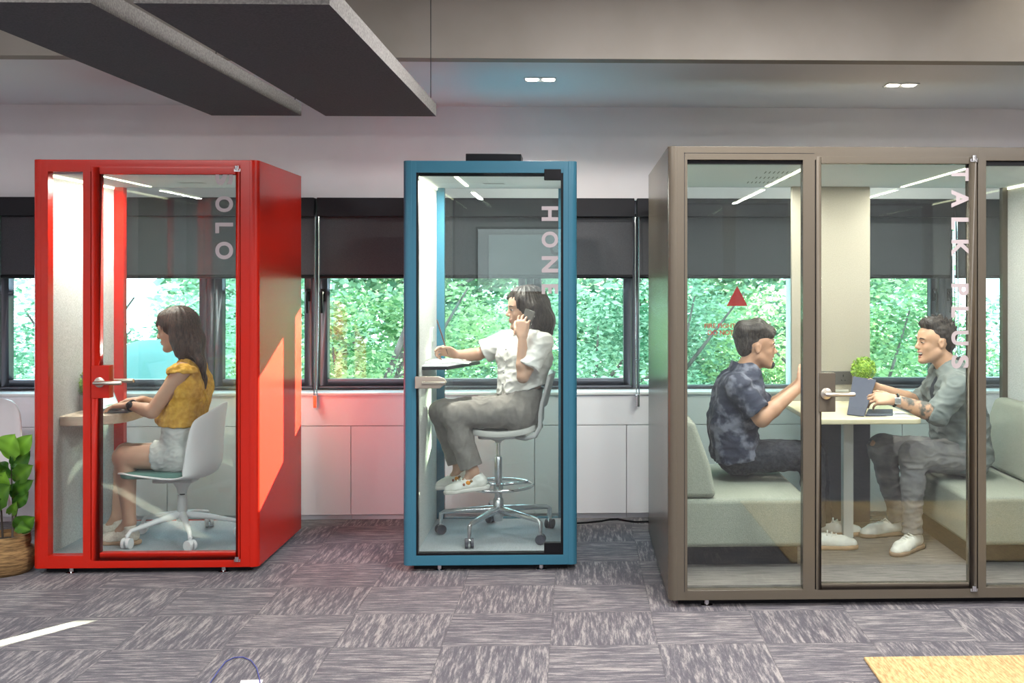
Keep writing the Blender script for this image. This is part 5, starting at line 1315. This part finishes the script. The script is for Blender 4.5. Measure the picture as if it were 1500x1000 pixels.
# ---------------------------------------------------------------- man on the left bench
def man_left():
    J = P; Yc = 5.86
    t = thing('person', 'man with a goatee in a dark patterned shirt sitting on the left bench', 'person', (J(1075, 680, Yc).x, Yc, 0.44))
    sk = skinmat('skin_tan', (0.46, 0.25, 0.16)); sv = V3(0, 1, 0)
    hip, waist, chest, neck = J(1077, 660, Yc), J(1072, 618, Yc), J(1083, 573, Yc), J(1094, 542, Yc)
    shn, shf = J(1082, 568, 5.66), J(1092, 564, 6.06)
    eln, wrn = J(1116, 613, 5.62), J(1169, 568, 5.74)
    elf, wrf = J(1124, 603, 6.08), J(1170, 562, 5.94)
    hn, hf = J(1083, 668, 5.77), J(1083, 668, 5.96)
    kn, kf = J(1188, 668, 5.74), J(1192, 664, 5.98)
    an, af = J(1194, 758, 5.74), J(1204, 752, 5.98)
    hc = J(1109, 508, Yc); hf_ = V3(1, -0.02, -0.04); hu = V3(0.04, 0, 1)
    s = SDF(*bounds([hip, hc, kn, an, af, J(1190, 540, Yc), shn, shf], 0.15), 0.005)
    Wd, Rd = (0.085, 0.075, 0.10), (0.105, 0.100, 0.108, 0.056)
    torso(s, hip, waist, chest, neck, (shn, shf), sv, sv, Wd, Rd)
    s.cone(neck+V3(-0.01, 0, -0.01), hc+V3(-0.012, 0, -0.05), 0.060, 0.058, k=0.02)
    q, A = head(s, hc, hf_, hu, 1.0, man=True, smile=True)
    limb(s, hn, kn, an, (0.086, 0.062, 0.056, 0.036)); limb(s, hf, kf, af, (0.086, 0.062, 0.056, 0.036))
    limb(s, shn, eln, wrn, (0.052, 0.044, 0.042, 0.027)); limb(s, shf, elf, wrf, (0.052, 0.044, 0.042, 0.027))
    hand(s, wrn, V3(1, 0.35, 0.55), V3(-0.3, 1, 0), V3(0, 0, 1), (0.5, 0.55, 0.6, 0.65), 1.05, thc=0.8)
    hand(s, wrf, V3(1, -0.3, 0.60), V3(-0.3, -1, 0), V3(0, 0, 1), (0.5, 0.55, 0.6, 0.65), 1.05, thc=0.8)
    s.mesh('body', sk, t)
    face_bits(t, q, A, 1.0, m_hairB, smile=True)
    s = SDF(*bounds([hc], 0.16), 0.004)
    s.ell(q(-0.026, 0, 0.048), (0.098, 0.078, 0.080), A, k=0.015)
    s.ell(q(-0.060, 0, 0.010), (0.055, 0.070, 0.070), A, k=0.02)
    s.chain([q(0.070, 0, 0.083), q(0.0, 0, 0.118), q(-0.085, 0, 0.100), q(-0.118, 0, 0.060)], [0.030, 0.036, 0.036, 0.016], k=0.02)
    for b in (-1, 1): s.chain([q(0.06, b*0.035, 0.070), q(0.0, b*0.045, 0.100), q(-0.085, b*0.04, 0.088), q(-0.118, b*0.035, 0.055)], [0.028, 0.034, 0.034, 0.015], k=0.02)
    s.ell(q(0.085, 0, -0.012), (0.075, 0.09, 0.070), A, k=0.008, op='sub'); s.ell(q(-0.004, -0.09, -0.010), (0.030, 0.035, 0.036), A, k=0.006, op='sub'); s.ell(q(-0.004, 0.09, -0.010), (0.030, 0.035, 0.036), A, k=0.006, op='sub')
    s.mesh('hair', m_hairB, t, lambda p: 0.004*mnoise.noise(Vector((p.x*18, p.y*60, p.z*40))))
    s = SDF(*bounds([q(0.07, 0, -0.09)], 0.07), 0.003)
    s.ell(q(0.080, 0, -0.094), (0.020, 0.026, 0.020), A, k=0.005); s.ell(q(0.09, 0, -0.066), (0.03, 0.02, 0.010), A, k=0.004, op='sub')
    s.mesh('goatee', m_hairB, t, lambda p: 0.002*mnoise.noise(p*150))
    m = nz(mat('navy_pattern', (0.03, 0.035, 0.06), 0.85), 13, (0.018, 0.022, 0.045), (0.13, 0.135, 0.18), lo=0.5, hi=0.62, detail=4, bump=0.1)
    s = SDF(*bounds([hip, neck, shn, shf, eln, elf], 0.15), 0.005)
    torso(s, hip, waist, chest, neck, (shn, shf), sv, sv, Wd, (0.118, 0.115, 0.114, 0.060), 0.010)
    s.plane(hip+V3(0, 0, -0.035), (0.15, 0, -1))
    for a_, b_ in ((shn, eln), (shf, elf)):
        d = (b_-a_).normalized(); s.cone(a_, b_, 0.066, 0.074, k=0.015, cut=[(a_.lerp(b_, 0.80), d)])
    s.ell(neck+V3(0.02, 0, 0.045), (0.078, 0.072, 0.055), k=0.006, op='sub')
    sh_ = s.mesh('shirt', m, t, folds(0.007, 8, 8, 14, 1.7))
    s = SDF(*bounds([neck], 0.13), 0.004)
    s.cone(neck+V3(-0.02, 0, -0.005), neck+V3(-0.014, 0, 0.03), 0.082, 0.075, k=0.01); s.cone(neck+V3(-0.012, 0, -0.06), neck+V3(-0.006, 0, 0.12), 0.070, 0.066, k=0.004, op='sub'); s.plane(neck+V3(0, 0, 0.026), (0.35, 0, 1)); s.plane(neck+V3(0, 0, -0.03), (0, 0, -1)); s.ell(neck+V3(0.09, 0, 0.0), (0.05, 0.035, 0.08), k=0.004, op='sub')
    s.mesh('collar', m, sh_)
    m = nz(mat('black_trousers', (0.012, 0.013, 0.02), 0.85), 60, (0.010, 0.011, 0.018), (0.025, 0.026, 0.036))
    s = SDF(*bounds([hip, kn, kf, an, af], 0.15), 0.005)
    torso(s, hip, waist, chest, neck, (shn, shf), sv, sv, Wd, (0.110, 0.1, 0.09, 0.045), 0.006, upper=False)
    s.plane(hip+V3(0, 0, 0.06), (0, 0, 1))
    for h_, k_, a_ in ((hn, kn, an), (hf, kf, af)):
        s.cone(h_, k_, 0.094, 0.072, k=0.02); s.chain([k_, k_.lerp(a_, 0.4), a_, a_+(a_-k_)*0.12], [0.070, 0.064, 0.050, 0.054], k=0.02, cut=[(a_+V3(0, 0, -0.045), (a_-k_).normalized())])
    s.mesh('trousers', m, t, folds(0.005, 12, 12, 12))
    mw = mat('white_leather', (0.76, 0.74, 0.70), 0.5); ms = mat('tan_sole', (0.42, 0.27, 0.17), 0.8)
    for a_, x0, x1, Y in ((an, 1180, 1226, 5.72), (af, 1190, 1236, 6.02)):
        h_ = J(x0, 780, Y); to = J(x1, 780, Y); to.x = h_.x+0.27; h_.z = to.z = ZIF+0.001
        shoe(t, h_, to, V3(0, 0, 1), V3(h_.x+0.05, Y, ZIF+0.10), 0.044, mw, ms)
    return t
man_left()

# ---------------------------------------------------------------- man on the right bench
def man_right():
    J = P; Yc = 5.92
    t = thing('person', 'laughing man in a grey green shirt and ripped jeans holding a tablet', 'person', (J(1400, 680, Yc).x, Yc, 0.44))
    sk = skinmat('skin_light', (0.54, 0.31, 0.20)); sv = V3(0, 1, 0)
    hip, waist, chest, neck = J(1408, 662, Yc), J(1404, 618, Yc), J(1395, 572, Yc), J(1388, 538, Yc)
    shn, shf = J(1403, 568, 5.70), J(1382, 562, 6.13)
    eln, wrn = J(1372, 607, 5.66), J(1309, 585, 5.68)
    elf, wrf = J(1345, 590, 6.12), J(1285, 568, 5.98)
    hn, hf = J(1402, 668, 5.80), J(1400, 668, 6.04)
    kn, kf = J(1338, 667, 5.72), J(1292, 656, 6.02)
    an, af = J(1336, 768, 5.70), J(1312, 750, 6.02)
    hc = J(1369, 501, Yc); hf_ = V3(-1, -0.12, -0.02); hu = V3(-0.02, 0, 1)
    s = SDF(*bounds([hip, hc, kn, kf, an, af, J(1245, 580, 5.7), shn, shf], 0.15), 0.005)
    Wd, Rd = (0.085, 0.075, 0.10), (0.105, 0.098, 0.108, 0.056)
    torso(s, hip, waist, chest, neck, (shn, shf), sv, sv, Wd, Rd)
    s.cone(neck+V3(0.01, 0, -0.01), hc+V3(0.014, 0, -0.05), 0.060, 0.056, k=0.02)
    q, A = head(s, hc, hf_, hu, 1.02, man=True, smile=True)
    limb(s, hn, kn, an, (0.086, 0.062, 0.056, 0.036)); limb(s, hf, kf, af, (0.086, 0.062, 0.056, 0.036))
    limb(s, shn, eln, wrn, (0.052, 0.043, 0.044, 0.028)); limb(s, shf, elf, wrf, (0.052, 0.043, 0.042, 0.027))
    hand(s, wrn, V3(-1, 0.05, 0.06), V3(-0.2, 0.7, -0.8), V3(0, 0.6, 0.5), (0.55, 0.55, 0.6, 0.65), 1.05, thc=0.6)
    hand(s, wrf, V3(-1, -0.15, 0.02), V3(0, -0.8, -0.5), V3(0, -0.3, 1), (0.55, 0.6, 0.65, 0.7), 1.05, thc=0.6)
    s.mesh('body', sk, t)
    face_bits(t, q, A, 1.02, m_hairB, smile=True)
    s = SDF(*bounds([hc], 0.18), 0.004)
    s.ell(q(-0.026, 0, 0.046), (0.100, 0.080, 0.084), A, k=0.015); s.ell(q(-0.062, 0, 0.006), (0.054, 0.070, 0.075), A, k=0.02)
    s.ell(q(0.020, 0, 0.100), (0.062, 0.060, 0.036), A, k=0.02)
    rnd = random.Random(4)
    for i in range(110):
        a = rnd.uniform(-0.095, 0.062); b = rnd.uniform(-0.055, 0.055); u = 0.116-5.0*(a+0.01)**2-9*b*b
        p = q(a, b, u+0.006); d = (A[0]*(0.35+a*5+rnd.uniform(-0.3, 0.3))+A[1]*b*8+A[2]*rnd.uniform(0.7, 1.0)).normalized()
        s.cone(p, p+d*rnd.uniform(0.020, 0.038), 0.009, 0.0025, k=0.004)
    s.ell(q(0.098, 0, -0.004), (0.064, 0.09, 0.083), A, k=0.008, op='sub')
    for b in (-1, 1): s.ell(q(-0.004, b*0.092, -0.010), (0.032, 0.036, 0.038), A, k=0.006, op='sub')
    s.mesh('hair', m_hairB, t, lambda p: 0.003*mnoise.noise(p*60))
    # dark tee under an open shirt
    s = SDF(*bounds([hip, neck, shn, shf], 0.15), 0.005)
    torso(s, hip, waist, chest, neck, (shn.lerp(chest, .3), shf.lerp(chest, .3)), sv, sv, Wd, (0.112, 0.105, 0.110, 0.05), 0.006)
    s.ell(neck+V3(-0.02, 0, 0.05), (0.075, 0.070, 0.06), k=0.006, op='sub'); s.plane(hip+V3(0, 0, 0.0), (0, 0, -1))
    s.mesh('tee_shirt', mat('dark_tee', (0.02, 0.026, 0.035), 0.9), t, folds(0.004, 8, 8, 12))
    m = nz(mat('grey_green_cotton', (0.14, 0.16, 0.16), 0.85), 10, (0.115, 0.135, 0.135), (0.175, 0.195, 0.19), bump=0.15)
    s = SDF(*bounds([hip, neck, shn, shf, eln, elf], 0.17), 0.005)
    torso(s, hip, waist, chest, neck, (shn, shf), sv, sv, Wd, (0.128, 0.120, 0.116, 0.062), 0.012)
    s.plane(hip+V3(0, 0, -0.085), (0.0, 0, -1))
    for a_, b_ in ((shn, eln), (shf, elf)):
        s.cone(a_, b_, 0.070, 0.066, k=0.015, cut=[(a_.lerp(b_, 0.97), (b_-a_).normalized())])
    for b, d in ((eln, (wrn-eln).normalized()), (elf, (wrf-elf).normalized())):
        s.cone(b-d*0.01, b+d*0.035, 0.060, 0.058, k=0.012, cut=[(b+d*0.035, d)])
    s.ell(neck+V3(-0.03, 0, 0.05), (0.085, 0.076, 0.065), k=0.006, op='sub')
    s.ell(chest+V3(-0.17, -0.02, -0.05), (0.09, 0.055, 0.24), k=0.01, op='sub')
    sh_ = s.mesh('overshirt', m, t, folds(0.008, 8, 8, 15, 5.5))
    s = SDF(*bounds([neck], 0.14), 0.004)
    s.cone(neck+V3(0.012, 0, -0.012), neck+V3(0.012, 0, 0.028), 0.090, 0.078, k=0.01); s.cone(neck+V3(0.008, 0, -0.06), neck+V3(0.004, 0, 0.12), 0.076, 0.066, k=0.004, op='sub'); s.plane(neck+V3(0, 0, 0.030), (-0.4, 0, 1)); s.plane(neck+V3(0, 0, -0.035), (0, 0, -1)); s.ell(neck+V3(-0.09, 0, 0.0), (0.05, 0.04, 0.08), k=0.004, op='sub')
    s.mesh('collar', m, sh_)
    # jeans
    m = nz(mat('grey_denim', (0.15, 0.145, 0.15), 0.85), 12, (0.135, 0.13, 0.135), (0.20, 0.19, 0.185), bump=0.1)
    s = SDF(*bounds([hip, kn, kf, an, af], 0.15), 0.005)
    torso(s, hip, waist, chest, neck, (shn, shf), sv, sv, Wd, (0.112, 0.1, 0.09, 0.045), 0.008, upper=False)
    s.plane(hip+V3(0, 0, 0.07), (0, 0, 1))
    for h_, k_, a_ in ((hn, kn, an), (hf, kf, af)):
        s.cone(h_, k_, 0.098, 0.076, k=0.02); s.ell(k_+V3(-0.006, 0, 0), (0.07, 0.07, 0.072), k=0.02)
        s.chain([k_, k_.lerp(a_, 0.4), a_+V3(0, 0, 0.01), a_+(a_-k_)*0.12], [0.072, 0.062, 0.047, 0.056], k=0.02, cut=[(a_+V3(0, 0, -0.045), (a_-k_).normalized())])
    s.ell(kf+V3(-0.062, -0.01, 0.030), (0.034, 0.040, 0.018), k=0.004, op='sub')
    s.mesh('jeans', m, t, folds(0.006, 10, 10, 20, 2.2))
    s = SDF(*bounds([kf], 0.1), 0.004); s.ell(kf+V3(-0.010, 0, 0.004), (0.058, 0.056, 0.060), k=0.01); s.mesh('bare_knee', sk, t)
    mw = mat('white_leather', (0.76, 0.74, 0.70), 0.5); ms = mat('gum_sole', (0.30, 0.20, 0.14), 0.7)
    h_ = J(1346, 780, 5.74); h_.z = ZIF+0.001; to = h_+V3(-0.19, -0.20, 0)
    shoe(t, h_, to, V3(0, 0, 1), V3(h_.x-0.04, h_.y-0.04, ZIF+0.10), 0.046, mw, ms)
    h_ = J(1322, 770, 6.04); h_.z = ZIF+0.001; to = h_+V3(-0.25, -0.08, 0)
    shoe(t, h_, to, V3(0, 0, 1), V3(h_.x-0.05, h_.y-0.01, ZIF+0.10), 0.046, mw, ms)
    # watch and the forearm tattoo as an inked sleeve of skin
    d = (wrn-eln).normalized(); c = wrn-d*0.012; u = d.orthogonal().normalized(); v = d.cross(u)
    w_ = MB().tube([c+(u*math.cos(a)+v*math.sin(a))*0.031 for a in [i*PI/10 for i in range(21)]], 0.0075, 8, cap=False).build('wristwatch', m_black, t, smooth='all')
    MB().box(c.x-0.017, c.x+0.017, c.y-0.042, c.y-0.030, c.z-0.017, c.z+0.019).build('watch_face', mat('watch_silver', (0.8, 0.8, 0.82), 0.2, 0.8), w_, bevel=0.004)
    tm = nz(mat('tattooed_skin', (0.3, 0.2, 0.15), 0.5), 24, (0.085, 0.085, 0.08), (0.50, 0.29, 0.19), lo=0.42, hi=0.56, detail=3)
    s = SDF(*bounds([eln, wrn], 0.08), 0.004)
    s.chain([eln, eln.lerp(wrn, 0.3), wrn], [0.0435, 0.0448, 0.0285], k=0.01, cut=[(wrn-d*0.03, d), (eln+d*0.03, -d)])
    s.mesh('forearm_tattoo', tm, t)
    return t
man_right()
rr = random.Random(11)
def blobs(x0, x1, y0, y1, z0, z1, n, s):
    return [(x0+(x1-x0)*(i+rr.random())/n, rr.uniform(y0, y1), z0+(z1-z0)*((i*0.618) % 1), s*rr.uniform(.8, 1.3), s*rr.uniform(.7, 1.1), s*rr.uniform(.6, .9)) for i in range(n)]
tree('bushy green tree outside behind the red booth glass', blobs(-6.5, -2.9, 10, 12, -1.8, 1.3, 22, 0.75), 44000, m_leafB, [(-5, 11.5, -7), (-5, 11.4, -4), (-4.8, 11.2, -1), (-4.6, 11, 0.4)], 1)
tree('light green tree with slanting branches outside between the red and blue booths', blobs(-2.9, -0.9, 10.2, 12, -1.8, 1.3, 12, 0.7), 26000, m_leafA, [(-2.6, 11.4, -7), (-2.5, 11.3, -4), (-2.2, 11, -1.2), (-1.5, 10.2, 1.3)], 2)
tree('dense mid green tree outside behind the blue booth', blobs(-0.6, 1.4, 10.4, 12.2, -1.8, 1.3, 12, 0.75), 30000, m_leafB, [(0.4, 11.6, -7), (0.4, 11.5, -4), (0.5, 11.3, -1), (0.5, 11, 0.6)], 3)
tree('leafy tree outside behind the man in the dark patterned shirt', blobs(1.6, 3.8, 10.4, 12.2, -1.8, 1.3, 13, 0.75), 30000, m_leafA, [(2.6, 11.6, -7), (2.6, 11.5, -4), (2.7, 11.3, -1), (2.7, 11, 0.6)], 4)
tree('pale green tree outside behind the man in the grey green shirt', blobs(4.2, 7.0, 10.4, 12.4, -1.8, 1.3, 15, 0.75), 34000, m_leafB, [(5.2, 11.6, -7), (5.2, 11.5, -4), (5.3, 11.3, -1), (5.3, 11, 0.6)], 5)
# taller trees added further back to block the low sun, save one gap
tree('tall added tree far outside, blocking the sun right of the gap', blobs(9.2, 16, 16.0, 18, -1.5, 9, 60, 1.25)+[(8.3, 17, z_, 1.0, 1.0, 0.8) for z_ in (-1, 0, 1, 2, 3, 3.7, 4.4, 5.1, 5.8, 6.5, 7.3, 8, 9)], 120000, m_leafA, [(11, 17, -7), (11, 17, -2), (11, 17, 2), (11, 17, 5)], 6, 0.19)
tree('tall added tree far outside, blocking the sun left of the gap', blobs(-6, 4.4, 16.0, 18, -1.5, 9, 80, 1.25)+[(4.85, 17, z_, 1.05, 1.0, 0.8) for z_ in (-1, 0, 1, 2, 3, 3.7, 4.4, 5.1, 5.8, 6.5, 7.3, 8, 9)], 190000, m_leafB, [(1, 17, -7), (1, 17, -2), (1, 17, 2), (1, 17, 5)], 7, 0.19)
# pale rounded canopy standing outside behind the typing woman
c = P(214, 560, 9.3)
t = thing('garden_canopy', 'pale rounded canopy outside the window in front of the typing woman', 'canopy', (c.x, 9.4, -7.0))
zt = ZP(214, 499, 9.3); R_ = 0.42
MB().lathe([(R_*1.0, zt-0.62), (R_*0.985, zt-0.42), (R_*0.93, zt-0.26), (R_*0.80, zt-0.13), (R_*0.58, zt-0.05), (R_*0.3, zt-0.01), (0.001, zt)], (c.x-0.02, 9.5, 0), 40).build('canopy', mat('canopy_fabric', (0.09, 0.22, 0.21), 0.7), t, smooth='all')
MB().tube([(c.x-0.02, 9.5, -7.0), (c.x-0.02, 9.5, zt-0.05)], 0.03, 10).build('pole', m_alu, t)
